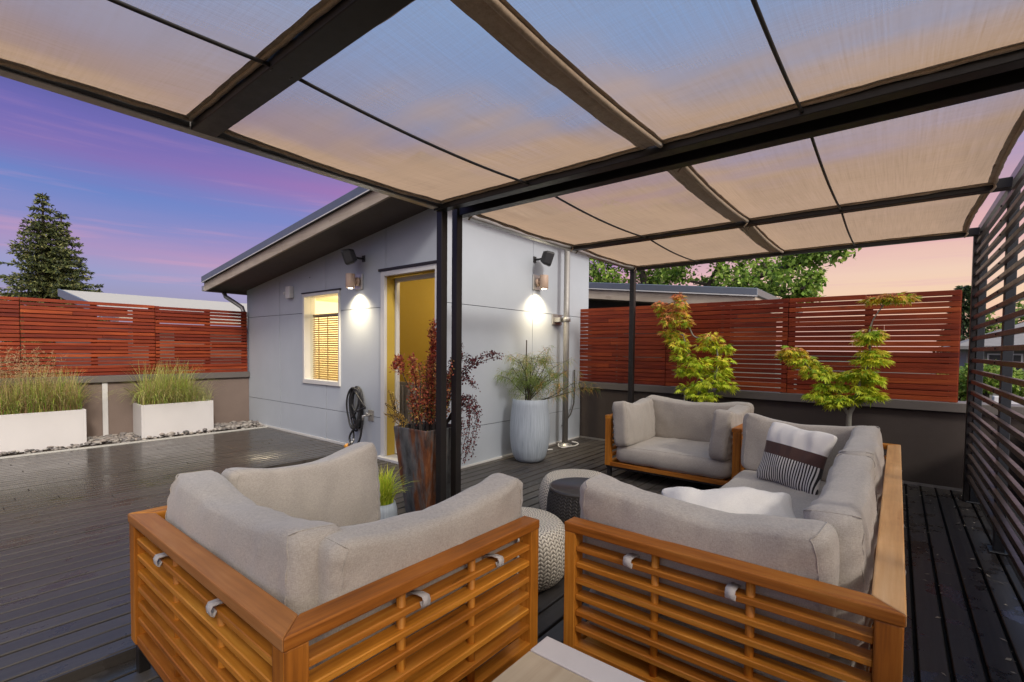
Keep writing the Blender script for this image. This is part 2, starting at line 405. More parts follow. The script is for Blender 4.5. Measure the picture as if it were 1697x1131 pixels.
class LB:
    """leaf collector: polygons with a colour each"""
    def __init__(s): s.v = []; s.f = []; s.c = []
    def face(s, pts, c):
        o = len(s.v); s.v += [tuple(p) for p in pts]; s.f.append(list(range(o, o + len(pts)))); s.c.append(c)
    def leaf(s, p, d, n, L, W, c, droop=0.0):
        d = Vector(d).normalized(); n = Vector(n); w = d.cross(n)
        w = w.normalized() if w.length > 1e-5 else d.orthogonal().normalized()
        p = Vector(p); q = p + d * L + Vector((0, 0, -droop * L))
        m = p + d * (L * .45) + Vector((0, 0, -droop * L * .2))
        s.face([p, m + w * W / 2, q, m - w * W / 2], c)
    def palm(s, p, d, n, L, c, lobes=5):
        """a lobed maple leaf: narrow blades fanned from one point"""
        d = Vector(d).normalized(); n = Vector(n).normalized(); w = d.cross(n).normalized()
        for k in range(lobes):
            a = (k - (lobes - 1) / 2) * R(150) / (lobes - 1)
            dd = d * math.cos(a) + w * math.sin(a); l = L * (1 - .32 * abs(a) / R(75))
            s.leaf(p, dd + Vector((0, 0, -.25)), n, l, l * .24, c, .12)
    def blade(s, p, d, h, w, bend, c, c2, seg=4):
        """a grass blade: bending strip"""
        p = Vector(p); d = Vector(d).normalized(); side = Vector((-d.y, d.x, 0))
        side = side.normalized() if side.length > 1e-4 else Vector((1, 0, 0))
        pr = None
        for i in range(seg + 1):
            t = i / seg; a = bend * t
            q = p + Vector((d.x, d.y, 0)) * (h * math.sin(a) * t * .9) + Vector((0, 0, h * t * math.cos(a * .75)))
            ww = w * (1 - t) ** .7 + .0006
            cur = (q - side * ww / 2, q + side * ww / 2)
            if pr:
                k = tuple(lerp(c[j], c2[j], t) for j in range(3)) + (1,)
                s.face([pr[0], pr[1], cur[1], cur[0]], k)
            pr = cur
    def build(s, name, mat, parent=None):
        root = parent; off = Vector((0, 0, 0))
        while root is not None and root.parent is not None: root = root.parent
        if root is not None: off = Vector(root.get('_o', (0, 0, 0)))
        me = bpy.data.meshes.new(name); me.from_pydata([tuple(Vector(p) - off) for p in s.v], [], s.f)
        at = me.attributes.new('tint', 'FLOAT_COLOR', 'FACE')
        at.data.foreach_set('color', [x for c in s.c for x in (c[0], c[1], c[2], 1)])
        me.materials.append(mat); me.update()
        o = bpy.data.objects.new(name, me); COL.objects.link(o)
        if parent is not None: o.parent = parent
        return o
def rv(a=1.0): return Vector((rng.uniform(-a, a), rng.uniform(-a, a), rng.uniform(-a, a)))
def ball():
    while True:
        v = rv()
        if v.length < 1: return v
def vary(c, a=.25, h=.08):
    k = 1 + rng.uniform(-a, a); return (c[0] * k * (1 + rng.uniform(-h, h)), c[1] * k, c[2] * k * (1 + rng.uniform(-h, h)), 1)

# ================================================================== SETTING
XL, XH, YH, YB = -8.65, -3.79, 3.55, 6.38      # left wall, hut right wall, hut front, back wall
PZ = 0.045                                        # step up to the open deck
def deck(name, x0, x1, y0, y1, z, mat, pitch=.115, gap=.015):
    mb = MB(); x = x0
    while x < x1 - .01:
        xe = min(x + pitch, x1); y = y0 - rng.uniform(0, 3)
        while y < y1:
            ye = min(y + rng.choice((2.7, 3.3, 3.9, 4.5)), y1)
            a = max(y, y0)
            if ye - a > .02: mb.box(x, xe - gap, a, ye - .003, z - .03, z + rng.uniform(-.0012, .0012))
            y = ye
        x = xe
    mb.build(name, mat, None, bevel=.004, seg=1, kind='structure')
deck('deck', -5.295, -2.535, 2.312, YB - .004, 0.0, M_deck)
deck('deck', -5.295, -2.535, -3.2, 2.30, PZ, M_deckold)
mb = MB(); mb.box(-5.29, -2.54, 2.301, 2.311, -.03, PZ + .002); mb.box(-2.545, -2.5365, -3.2, 2.30, -.03, PZ - .002); mb.build('deck_edge', M_deckold, None, kind='structure')
deck('deck', -2.535, -.005, -3.2, YB - .004, 0.0, M_deck)
deck('deck', -.005, .62, -3.2, YB - .004, 0.0, M_deckdark)
deck('deck', -7.93, -5.30, -5.0, YH - .02, PZ, M_deckwet, .092)
mb = MB(); mb.box(-5.3035, -5.2965, 2.301, YH - .02, -.03, PZ + .003); mb.build('deck_edge', M_deck, None, kind='structure')
mb = MB(); mb.box(-9.4, 1.6, -6, YB - .01, -.22, -.045); mb.box(-9.4, -5.32, -6, YH - .1, -.044, 0); mb.box(-5.28, -2.56, -3.2, 2.28, -.044, 0); mb.build('roof_deck_base', M_dark, None, kind='structure')
mb = MB(); mb.box(-8.02, -7.935, -5.0, YH - .015, -.03, PZ + .008); mb.build('kerb', M_concrete, None, bevel=.004, seg=1, kind='structure')
mb = MB(); mb.box(-400, 400, -300, 700, -6.2, -6.0); mb.build('ground', simple('far_ground', (.09, .10, .07, 1), .9, var=.3, scale=.05), None, kind='structure')
# pebble strip along the left wall
mb = MB()
def pebble(c, s):
    n1, n2 = 8, 5; V = []; F = []; sd = rng.uniform(0, 50); a0 = rng.uniform(0, 6)
    for i in range(n2 + 1):
        ph = math.pi * i / n2
        for k in range(n1):
            a = 2 * math.pi * k / n1 + a0
            p = Vector((math.sin(ph) * math.cos(a), math.sin(ph) * math.sin(a), math.cos(ph)))
            p *= 1 + .28 * nz(p, 1.3, sd)
            V.append((c[0] + p.x * s[0], c[1] + p.y * s[1], c[2] + p.z * s[2]))
    for i in range(n2):
        for k in range(n1):
            k2 = (k + 1) % n1; F.append((i * n1 + k, (i + 1) * n1 + k, (i + 1) * n1 + k2, i * n1 + k2))
    mb.add(V, F, None, None, True)
for k in range(2300):
    x = rng.uniform(XL + .01, -8.03); y = rng.uniform(-.4, YH + .02)
    if -8.63 < x < -8.2 and (-.2 < y < 1.36 or 1.92 < y < 2.86) and rng.random() < .93: continue
    if x > -8.19 and rng.random() < .72: continue
    r_ = rng.uniform(.016, .045) * (.6 if x > -8.19 else 1)
    pebble((x, y, PZ + rng.uniform(.0, .05) - .01 + .04 * (XL + .5 < x < XL + .3)), (r_ * rng.uniform(.8, 1.3), r_ * rng.uniform(.8, 1.4), r_ * rng.uniform(.45, .7)))
tag(mb.build('gravel', M_stone), 'grey and tan river pebbles in the strip under the left fence', 'gravel', kind='stuff')
mb = MB(); mb.box(XL, -8.02, -5, YH, -.02, PZ - .01); mb.build('gravel_bed', M_soil, None, kind='structure')

# ------------------------------------------------------------------ low walls
def wallthing(name, label, mat, x0, x1, y0, y1, z1, capbox, capz, extra=None):
    t = thing(name, (x0, y0, 0), label, 'wall')
    m = MB(); m.box(x0, x1, y0, y1, -.2, z1); m.build('wall_body', mat, t)
    m = MB(); m.box(*capbox, capz[0], capz[1]); m.build('coping', M_cap, t, bevel=.004, seg=1)
    return t
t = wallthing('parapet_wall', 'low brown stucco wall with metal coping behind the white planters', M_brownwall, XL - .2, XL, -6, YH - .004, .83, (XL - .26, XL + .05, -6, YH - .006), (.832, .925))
m = MB(); m.box(XL + .001, XL + .02, 1.60, 1.66, PZ, .83); m.build('joint_strip', M_white, t, bevel=.002, seg=1)
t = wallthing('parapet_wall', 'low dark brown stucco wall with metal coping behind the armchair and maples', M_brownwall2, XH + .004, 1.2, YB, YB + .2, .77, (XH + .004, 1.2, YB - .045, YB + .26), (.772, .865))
m = MB(); m.box(XH + .01, .62, YB - .012, YB - .001, .0, .025); m.build('base_strip', M_rail, t)
# drain post at the end of the right deck, low wall outside the screen
t = wallthing('parapet_wall', 'low brown panelled wall with pale coping outside the black slatted screen', M_shed, .98, 1.16, -3, YB - .06, .62, (.93, 1.22, -3, YB - .05), (.622, .69))
m = MB()
for k in range(9): m.box(.968, .979, -2.6 + k * .98, -2.6 + k * .98 + .96, .03, .60)
m.build('panel_cladding', M_shed, t, bevel=.003, seg=1)
mb = MB(); mb.box(.70, .80, -3, YB - .02, -.04, .055); tag(mb.build('kerb', M_cap, None, bevel=.004, seg=1), kind='structure')

# ------------------------------------------------------------------ red slat fences
def slat_fence(label, axis, p, a0, a1, z0, z1, joints, battens, patches, sgn):
    """axis 'x': runs along x at y = p (front face), sgn = direction of the back"""
    org = (a0, p, z0) if axis == 'x' else (p, a0, z0)
    t = thing('slat_fence', org, label, 'fence')
    def bx(m, u0, u1, d0, d1, za, zb, rnd=None):
        q0, q1 = sorted((p + sgn * d0, p + sgn * d1))
        if axis == 'x': m.box(u0, u1, q0, q1, za, zb, rnd=rnd)
        else: m.box(q0, q1, u0, u1, za, zb, rnd=rnd)
    N = 20; pt = (z1 - z0) / N
    J = [a0] + joints + [a1]
    for s in range(len(J) - 1):
        m = MB(); dz = rng.uniform(-.004, .004)
        for k in range(N):
            h = pt - rng.choice((.004, .007, .009) if axis == 'x' else (.009, .012, .016)); za = z0 + k * pt + dz + rng.uniform(-.0015, .0015)
            u = J[s] + .004; e = J[s + 1] - .004
            if k % 3 == 1 and e - u > 1.2:
                c = u + (e - u) * rng.uniform(.35, .65); segs = [(u, c - .002), (c, e)]
            else: segs = [(u, e)]
            for (p0, p1) in segs: bx(m, p0, p1, 0, .016, za, za + h)
        for (u0, u1, k0, k1) in patches:          # a second layer of slats behind closes some of the gaps
            if J[s] <= (u0 + u1) / 2 < J[s + 1]:
                for k in range(k0, k1):
                    if rng.random() < .88 and k < N - 2: bx(m, max(u0, J[s]), min(u1, J[s + 1]), .019, .033, z0 + (k + .5) * pt, z0 + (k + 1.5) * pt - .006)
        m.build('slat_panel', M_cedar, t, bevel=.002, seg=1)
    for b in battens:
        m = MB(); bx(m, b - .035, b + .035, .036, .075, z0, z1 - .01); m.build('post', M_cedar, t)
    return t
slat_fence('red stained slat fence above the left wall and white planters', 'y', XL + .03, -4.2, YH - .03, .928, 1.955,
           [-2.0, .81, 2.22], [-3, -1, .05, .78, 1.53, 2.19, 2.25, 2.93, 3.48],
           [(-1, .8, 0, 2), (-1, .8, 6, 20), (.85, 1.5, 6, 20), (1.55, 1.9, 4, 20), (1.96, 2.2, 8, 20), (.85, 2.2, 0, 2), (2.25, 3.5, 0, 2), (2.47, 2.95, 3, 14), (2.25, 2.9, 15, 19), (2.98, 3.45, 7, 9)], -1)
slat_fence('red stained slat fence above the dark back wall behind the maples', 'x', YB - .02, -3.87, .47, .868, 1.972,
           [-2.45, -1.0], [-3.84, -3.14, -2.48, -2.42, -1.68, -1.03, -.97, -.25, .44],
           [(-3.6, -3.2, 0, 20), (-3.1, -2.5, 0, 6), (-3.1, -2.5, 7, 20), (-2.4, -1.75, 0, 3), (-2.4, -1.75, 5, 9), (-2.4, -1.75, 12, 20), (-1.6, -1.1, 17, 20), (-.9, -.3, 0, 4), (-.2, .4, 0, 8)], 1)

# ------------------------------------------------------------------ the rooftop hut
def roofz(x): return 2.453 + .1235 * (x + 7.517)
hut = thing('rooftop_hut', (-6.2, YH, 0), 'grey blue panelled hut with sloping roof, lit window and open door', 'hut')
def front_cells(m, y0, y1, shrink):
    xs = [XL - .05, -7.52, -6.79, -6.17, -5.81, -4.9, -4.82, -3.87, XH - (.0 if shrink else .004)]
    zs = [-.05, .49, .825, 1.845, 2.12, 2.27, None]
    g = .0035 if shrink else 0
    for i in range(len(xs) - 1):
        for k in range(len(zs) - 1):
            a, b = xs[i], xs[i + 1]; lo, hi = zs[k], zs[k + 1]
            if a >= -6.8 and b <= -5.8 and lo >= .82 and hi is not None and hi <= 2.13: continue
            if a >= -4.91 and b <= -3.86 and hi is not None and hi <= 2.28: continue
            zl = lo + (g if lo in (.49, 1.845) and b <= -4.89 else 0)
            sh = (g if hi in (.49, 1.845) and b <= -4.89 else 0)
            al = a + (g * 1.6 if a == -7.52 or (a == -6.17 and (hi is None or hi <= .83 or lo >= 2.1)) or (a == -4.82 and lo >= 2.26) else 0)
            bl = b - (g * 1.6 if b == -7.52 or (b == -6.17 and (hi is None or hi <= .83 or lo >= 2.1)) or (b == -4.82 and lo >= 2.26) else 0)
            z1a = (hi - sh) if hi else roofz(al); z1b = (hi - sh) if hi else roofz(bl)
            m.poly([(al, y0, zl), (bl, y0, zl), (bl, y0, z1b), (al, y0, z1a)], (0, y1 - y0, 0), 0)
w = MB(); front_cells(w, YH, YH + .009, True)
for (ya, yb) in ((YH, 5.1295), (5.1365, 6.6)):
    for (za, zb) in ((-.05, .4465), (.4535, 1.8425), (1.8495, 2.9)):
        w.box(XH - .009, XH, ya + (.0095 if ya == YH else 0), yb, za, zb)
w2 = MB()
w2.v, w2.f, w2.uv, w2.rn, w2.sm = w.v, w.f, w.uv, w.rn, w.sm
wall = w2.build('wall', M_panel, hut)
b_ = MB(); front_cells(b_, YH + .0095, YH + .14, False)
b_.box(XH - .12, XH - .0095, YH + .15, 6.6, -.05, 2.9); b_.box(XL - .05, XL + .06, YH + .15, 6.6, -.05, 2.3)
b_.box(XL + .07, XH - .13, 6.5, 6.6, -.05, 2.3); b_.build('wall_core', M_joint, hut)
# bottom flashing
f_ = MB(); f_.box(XL, -5.32, YH - .012, YH - .001, PZ, PZ + .03); f_.box(XH + .001, XH + .012, YH, 6.35, 0, .022); f_.build('base_flashing', M_white, hut)
# roof slab, fascia, trim
yf = 3.0
def slope(m, x0, x1, y0, y1, lo, hi):
    m.poly([(x0, y0, roofz(x0) + lo), (x1, y0, roofz(x1) + lo), (x1, y0, roofz(x1) + hi), (x0, y0, roofz(x0) + hi)], (0, y1 - y0, 0), 0)
m = MB(); slope(m, -8.97, -3.55, yf + .03, 6.9, .0, .02); m.build('soffit', M_soffit, hut)
rf = MB(); slope(rf, -9.02, -3.5, yf - .035, 6.95, .135, .235); roof = rf.build('roof', M_roofmetal, hut, bevel=.004, seg=1)
m = MB()
for (a, b) in ((-9.0, -6.3), (-6.296, -3.53)): slope(m, a, b, yf, yf + .028, -.012, .13)
m.build('fascia', M_oldwood, roof, bevel=.002, seg=1)
for (a, b) in ((-9.0, -8.975), (-3.55, -3.53)):
    m = MB(); slope(m, a, b, yf + .03, 6.9, -.012, .13); m.build('fascia', M_oldwood, roof)
m = MB(); slope(m, -9.02, -3.5, yf - .039, yf - .036, .128, .14); m.build('drip_edge', M_white, roof)
m = MB(); m.box(-9.12, -9.025, yf + .0, 6.9, 2.27, 2.36); gt = m.build('gutter', M_alu, roof, bevel=.012)
m = MB(); m.tube([(-9.0, 3.3, 2.27), (-8.98, 3.32, 2.2), (-8.86, 3.42, 2.1), (-8.78, 3.5, 2.02), (-8.75, 3.53, 1.9), (-8.75, 3.53, .1)], .035, 12); m.build('downpipe', M_alu, hut)
# window
fw = MB(); X0, X1, Z0, Z1 = -6.79, -5.81, .825, 2.12
for (a, b, c, d) in ((X0, X0 + .05, Z0, Z1), (X1 - .03, X1, Z0, Z1), (X0 + .05, X1 - .03, Z1 - .045, Z1), (X0 + .05, X1 - .03, Z0, Z0 + .06)):
    fw.box(a, b, YH - .02, YH + .16, c, d)
win = thing('window', (0, 0, 0), None, None); win.parent = hut; win.location = (6.2, -YH, 0); del win['_o']
# window group handled as one frame mesh with pane and blind below it
bpy.data.objects.remove(win)
win = fw.build('window', M_white, hut, bevel=.003, seg=1)
m = MB(); m.box(X0 + .05, X1 - .03, YH + .075, YH + .081, Z0 + .06, Z1 - .045); m.build('pane', M_glass, win)
m = MB(); m.box(X0 - .01, X1 + .02, YH - .03, YH + .0, Z1 + .001, Z1 + .018); m.build('head_flashing', M_steel, win)
M_blind = simple('blind_slats', (.36, .23, .09, 1), .6, var=.2, scale=3)
m = MB()
z = Z0 + .07
while z < 1.80:
    m.box(X0 + .06, X1 - .04, -.020, .020, -.0016, .0016, Matrix.Translation((0, YH + .125, z)) @ Matrix.Rotation(R(28), 4, 'X')); z += .032
for x in (X0 + .25, (X0 + X1) / 2, X1 - .17): m.box(x - .01, x + .01, YH + .098, YH + .1, Z0 + .06, 1.82)
m.box(X0 + .06, X1 - .04, YH + .11, YH + .14, 1.80, 1.83)
m.build('blind', M_blind, win)
# door
df = MB(); X0, X1, Z1 = -4.9, -3.87, 2.27
for (a, b, c, d) in ((X0, X0 + .075, .0, Z1), (X1 - .06, X1, .0, Z1), (X0 + .075, X1 - .06, Z1 - .06, Z1)): df.box(a, b, YH - .022, YH + .02, c, d)
rvl = MB()
for (a, b, c, d) in ((X0, X0 + .068, .031, Z1), (X1 - .053, X1, .031, Z1), (X0 + .068, X1 - .053, Z1 - .053, Z1)): rvl.box(a, b, YH + .021, YH + .139, c, d)
door = df.build('door_frame', M_white, hut, bevel=.003, seg=1)
rvl.build('reveal', M_ochre, door)
m = MB(); m.box(X0 - .03, X1 + .02, YH - .035, YH - .0, Z1 + .001, Z1 + .03); m.build('head_flashing', M_steel, door)
m = MB(); m.box(X0 - .02, X1, YH - .07, YH + .15, -.03, .03); m.build('threshold', M_white, door, bevel=.004, seg=1)
m = MB()
for (a, b, c, d) in ((-4.875, -4.805, .04, 2.215), (-4.805, -3.99, 2.16, 2.215), (-3.99, -3.94, .04, 2.215)): m.box(a, b, YH + .145, YH + .195, c, d)
m.build('inner_door_frame', M_white, door, bevel=.003, seg=1)
# rooms behind window and door
def room(name, mat, x0, x1, y0, y1, z0, z1):
    m = MB(); T = .02
    m.box(x0 - T, x0, y0, y1, z0, z1); m.box(x1, x1 + T, y0, y1, z0, z1); m.box(x0 - T, x1 + T, y1, y1 + T, z0, z1); m.box(x0 - T, x1 + T, y0, y1 + T, z1, z1 + T)
    o = m.build(name, mat, hut); m = MB(); m.box(x0 - T, x1 + T, y0, y1 + T, z0 - T, z0); m.build('room_floor', M_floorin, hut); return o
room('room_wall', M_cream, -8.3, -5.45, YH + .145, 6.3, 0, 2.2)
room('room_wall', M_ochre, -5.35, -3.95, YH + .145, 6.3, .0, 2.42)
m = MB(); m.box(-5.3, -4.6, 4.02, 4.06, .05, .90)
for k in range(5): m.box(-5.27 + k * .13, -5.20 + k * .13, 3.99, 4.019, .10, .86)
m.build('stair_guard', simple('grey_stair_guard', (.35, .31, .27, 1), .7), hut, bevel=.003, seg=1)
def lamp(name, typ, loc, power, color, size=.1, **kw):
    l = bpy.data.lights.new(name, typ); l.energy = power; l.color = color
    if typ in ('POINT', 'SPOT'): l.shadow_soft_size = size
    for k, v in kw.items(): setattr(l, k, v)
    o = bpy.data.objects.new(name, l); COL.objects.link(o); o.location = loc; return o
lamp('room_light', 'POINT', (-6.6, 4.9, 2.0), 260, (1, .86, .60), .15)
lamp('hall_light', 'POINT', (-4.5, 5.4, 2.25), 24, (1, .88, .62), .12)
lamp('hall_light', 'POINT', (-4.6, 3.95, 2.3), 5, (1, .86, .6), .08)

# ------------------------------------------------------------------ wall fixtures
def wall_lamp(org, rz, label):
    t = thing('wall_lamp', org, label, 'wall lamp', 'tan wall lamps with speakers above'); t['_o'] = (0, 0, 0)
    m = MB(); m.box(-.085, .085, -.022, -.001, -.10, .10); m.build('back_plate', M_alu, t, bevel=.004, seg=1)
    m = MB(); m.lathe([(.052, 0), (.055, .006), (.055, .03), (.048, .036)], n=24, M=Matrix.Translation((.0, -.023, 0)) @ Matrix.Rotation(R(90), 4, 'X')); m.tube([(0, -.05, 0), (0, -.075, 0)], .022, 12); m.build('wall_mount', M_tanlamp, t)
    m = MB(); m.lathe([(.0, .0), (.030, 0), (.030, .012), (.05, .012), (.0545, .0), (.057, .003), (.057, .172), (.054, .176), (0, .177)], c=(0, -.132, -.088), n=28, cap=False); m.build('lamp_shade', M_tanlamp, t)
    m = MB(); m.lathe([(0, -.004), (.026, -.004), (.026, 0), (0, 0)], c=(0, -.132, -.090), n=16, cap=False); m.build('bulb', M_bulb, t)
    t.rotation_euler = (0, 0, rz); return t
def speaker(org, rz, label, yawk, tilt, roll):
    t = thing('outdoor_speaker', org, label, 'speaker', 'speakers above the wall lamps'); t['_o'] = (0, 0, 0)
    Mx = Matrix.Translation((0, -.20, .0)) @ Matrix.Rotation(yawk, 4, 'Z') @ Matrix.Rotation(tilt, 4, 'X') @ Matrix.Rotation(roll, 4, 'Y')
    m = MB()
    V = []
    for (y, sx, sz) in ((.07, .085, .062), (.02, .115, .085), (-.055, .125, .092), (-.075, .12, .088)):
        for (a, b) in ((-1, -.72), (-.86, -1), (.86, -1), (1, -.72), (1, .72), (.86, 1), (-.86, 1), (-1, .72)): V.append((a * sx, y, b * sz))
    F = [tuple(range(8)), tuple(range(31, 23, -1))]
    for r in range(3):
        for k in range(8): F.append((r * 8 + (k + 1) % 8, r * 8 + k, r * 8 + 8 + k, r * 8 + 8 + (k + 1) % 8))
    m.add(V, F, M=Mx); m.build('cabinet', M_black, t, bevel=.006)
    m = MB(); m.box(-.108, .108, -.080, -.0752, -.076, .076, M=Mx); m.build('grille', M_grille, t, bevel=.003, seg=1)
    m = MB(); m.box(.085, .097, -.0825, -.0803, -.066, -.058, M=Mx); m.build('badge', M_alu, t)
    m = MB(); m.tube([(0, -.012, 0), (0, -.07, -.005), (0, -.13, 0)], .014, 10); m.box(-.03, .03, -.012, -.001, -.04, .04); m.build('bracket', M_black, t, bevel=.002, seg=1)
    t.rotation_euler = (0, 0, rz); return t
wall_lamp((-5.37, YH, 2.187), 0, 'tan cylinder wall lamp lit between the hut window and door')
wall_lamp((XH, 5.20, 2.24), R(90), 'tan cylinder wall lamp lit on the hut wall above the white pot')
speaker((-5.27, YH, 2.47), 0, 'black speaker above the lamp between window and door', R(-38), R(18), R(8))
speaker((XH, 5.16, 2.54), R(90), 'black speaker above the lamp near the steel pole', R(38), R(18), R(-8))
for (p, d) in (((-5.37, YH - .132, 2.187 - .10), (0.0, .16, -1)), ((XH + .132, 5.20, 2.24 - .10), (-.16, 0, -1))):
    o = lamp('lamp_spot', 'SPOT', p, 85, (1, .82, .52), .04, spot_size=R(128), spot_blend=1.0)
    o.rotation_euler = Vector(d).to_track_quat('-Z', 'Y').to_euler()
t = thing('motion_sensor', (-7.13, YH, 2.17), 'small grey motion sensor box on the hut wall left of the window', 'sensor')
m = MB(); m.box(-7.20, -7.07, YH - .07, YH - .001, 2.08, 2.26); m.build('housing', M_white, t, bevel=.008)
m = MB(); m.lathe([(0, 0), (.028, .002), (.03, .03), (.02, .045), (0, .05)], n=16, cap=False, M=Matrix.Translation((-7.20, YH - .05, 2.15)) @ Matrix.Rotation(R(-70), 4, 'Y') @ Matrix.Rotation(R(20), 4, 'X')); m.build('sensor_head', M_white, t)
m = MB(); m.tube([(-6.6, YH + .004, 2.35), (-6.6, YH - .004, 2.35)], .009, 8); solo(m, 'screw_hole_cap', M_black, 'tiny dark cap on the wall panel above the lit window', 'cap')

# steel pole, bracket and cable at the hut's right end
t = thing('steel_pole', (-3.62, 5.70, 0), 'grey galvanised round pole clamped to the hut corner', 'pole')
m = MB(); m.tube([(-3.62, 5.70, .012), (-3.62, 5.70, 3.1)], .041, 20); m.build('pole', M_galv, t)
m = MB(); m.lathe([(.105, 0), (.105, .008), (.06, .012), (.055, .03), (.048, .034)], c=(-3.62, 5.70, .0), n=24); m.build('base_plate', M_alu, t)
m = MB(); m.box(-3.785, -3.68, 5.62, 5.78, 1.735, 1.80); m.box(-3.786, -3.77, 5.58, 5.82, 1.70, 1.85); m.lathe([(.05, -.03), (.056, -.03), (.056, .03), (.05, .03)], c=(-3.62, 5.70, 1.77), n=20); m.build('clamp', M_alu, t, bevel=.003, seg=1)
m = MB(); m.tube([(-3.76, 6.16, 1.05), (-3.75, 6.15, .8), (-3.74, 6.12, .55), (-3.73, 6.02, .4), (-3.74, 5.9, .3), (-3.76, 5.84, .24)], .011, 8); solo(m, 'cable', M_cord, 'black cable hanging on the hut wall beside the steel pole', 'cable')
def rope(pts, r, n=10, per=8):
    """smooth curve through points"""
    P = [Vector(p) for p in pts]; out = []
    for i in range(len(P) - 1):
        a = P[max(i - 1, 0)]; b = P[i]; c = P[i + 1]; d = P[min(i + 2, len(P) - 1)]
        for k in range(per):
            t = k / per
            out.append(.5 * ((2 * b) + (c - a) * t + (2 * a - 5 * b + 4 * c - d) * t * t + (3 * b - a - 3 * c + d) * t ** 3))
    out.append(P[-1]); return out
m = MB(); m.tube(rope([(-3.66, 5.6, .03), (-3.6, 5.52, .012), (-3.52, 5.5, .012), (-3.5, 5.6, .012), (-3.46, 5.72, .012), (-3.5, 5.86, .02), (-3.58, 5.82, .04)], 0), .009, 8)
m.tube(rope([(-3.72, 5.45, .12), (-3.7, 5.36, .05), (-3.66, 5.28, .012), (-3.6, 5.24, .012), (-3.56, 5.3, .012)], 0), .009, 8)
solo(m, 'power_cord', M_white, 'white cord looped on the deck at the foot of the steel pole', 'cord')

# garden hose on its hook, with tap
t = thing('garden_hose', (-5.33, YH, .5), 'black garden hose coiled on a hook under the wall lamp', 'hose')
m = MB()
def loop(cx, cz, rx, rz_, tilt, y, n=36, ph=0):
    out = []
    for k in range(n):
        a = 2 * math.pi * k / n + ph
        x = math.sin(a) * rx * (1 + .10 * math.sin(2 * a + ph)); z = math.cos(a) * rz_
        x += tilt * z
        out.append((cx + x, YH - .02 - y - .012 * math.sin(a * 1.5), cz + z))
    return out
for (cx, cz, rx, rz_, tl, y, ph) in ((-5.375, .58, .115, .265, .02, 0, 0), (-5.365, .60, .10, .25, -.06, .015, 1), (-5.38, .575, .125, .25, .05, .03, 2), (-5.36, .62, .085, .215, .12, .042, 3), (-5.375, .56, .10, .275, -.03, .05, 4), (-5.37, .64, .07, .18, .25, .058, 5), (-5.385, .58, .12, .26, 0, .066, 6)):
    m.tube(loop(cx, cz, rx, rz_, tl, y, ph=ph * .7), .0115, 8, closed=True)
m.tube(rope([(-5.37, YH - .08, .80), (-5.30, YH - .09, .76), (-5.18, YH - .09, .66), (-5.13, YH - .08, .60), (-5.2, YH - .08, .585), (-5.32, YH - .09, .54), (-5.40, YH - .09, .62)], 0), .0115, 8)
m.tube(rope([(-5.15, YH - .10, .47), (-5.17, YH - .10, .38), (-5.22, YH - .10, .20), (-5.30, YH - .11, .115), (-5.38, YH - .11, .12), (-5.43, YH - .11, .19), (-5.40, YH - .10, .27), (-5.30, YH - .09, .36), (-5.25, YH - .08, .45)], 0), .0125, 8)
m.tube(rope([(-5.43, YH - .07, .36), (-5.40, YH - .07, .25), (-5.385, YH - .08, .19)], 0), .012, 8)
m.build('hose_coil', M_rubber, t)
m = MB(); m.tube([(-5.385, YH - .08, .19), (-5.375, YH - .09, .155)], .015, 10); m.tube([(-5.375, YH - .09, .155), (-5.45, YH - .12, .10)], .018, 10); m.build('spray_gun', M_alu, t)
m = MB(); m.tube([(-5.445, YH - .115, .103), (-5.485, YH - .135, .075)], [.026, .028], 14); m.build('nozzle', M_yellowp, t)
m = MB(); m.tube([(-5.37, YH - .0, .82), (-5.37, YH - .1, .82), (-5.37, YH - .1, .85)], .008, 8); m.build('hook', M_black, t)
t = thing('wall_tap', (-5.12, YH, .5), 'metal outdoor tap on a square plate beside the coiled hose', 'tap')
m = MB(); m.box(-5.17, -5.06, YH - .012, YH - .001, .43, .57); m.build('plate', M_alu, t, bevel=.003, seg=1)
m = MB(); m.tube([(-5.12, YH - .012, .51), (-5.12, YH - .07, .51)], .016, 12); m.tube([(-5.12, YH - .07, .51), (-5.15, YH - .10, .50), (-5.15, YH - .10, .45)], .014, 10); m.tube([(-5.09, YH - .07, .53), (-5.15, YH - .07, .53)], .009, 8); m.build('spout', M_alu, t)

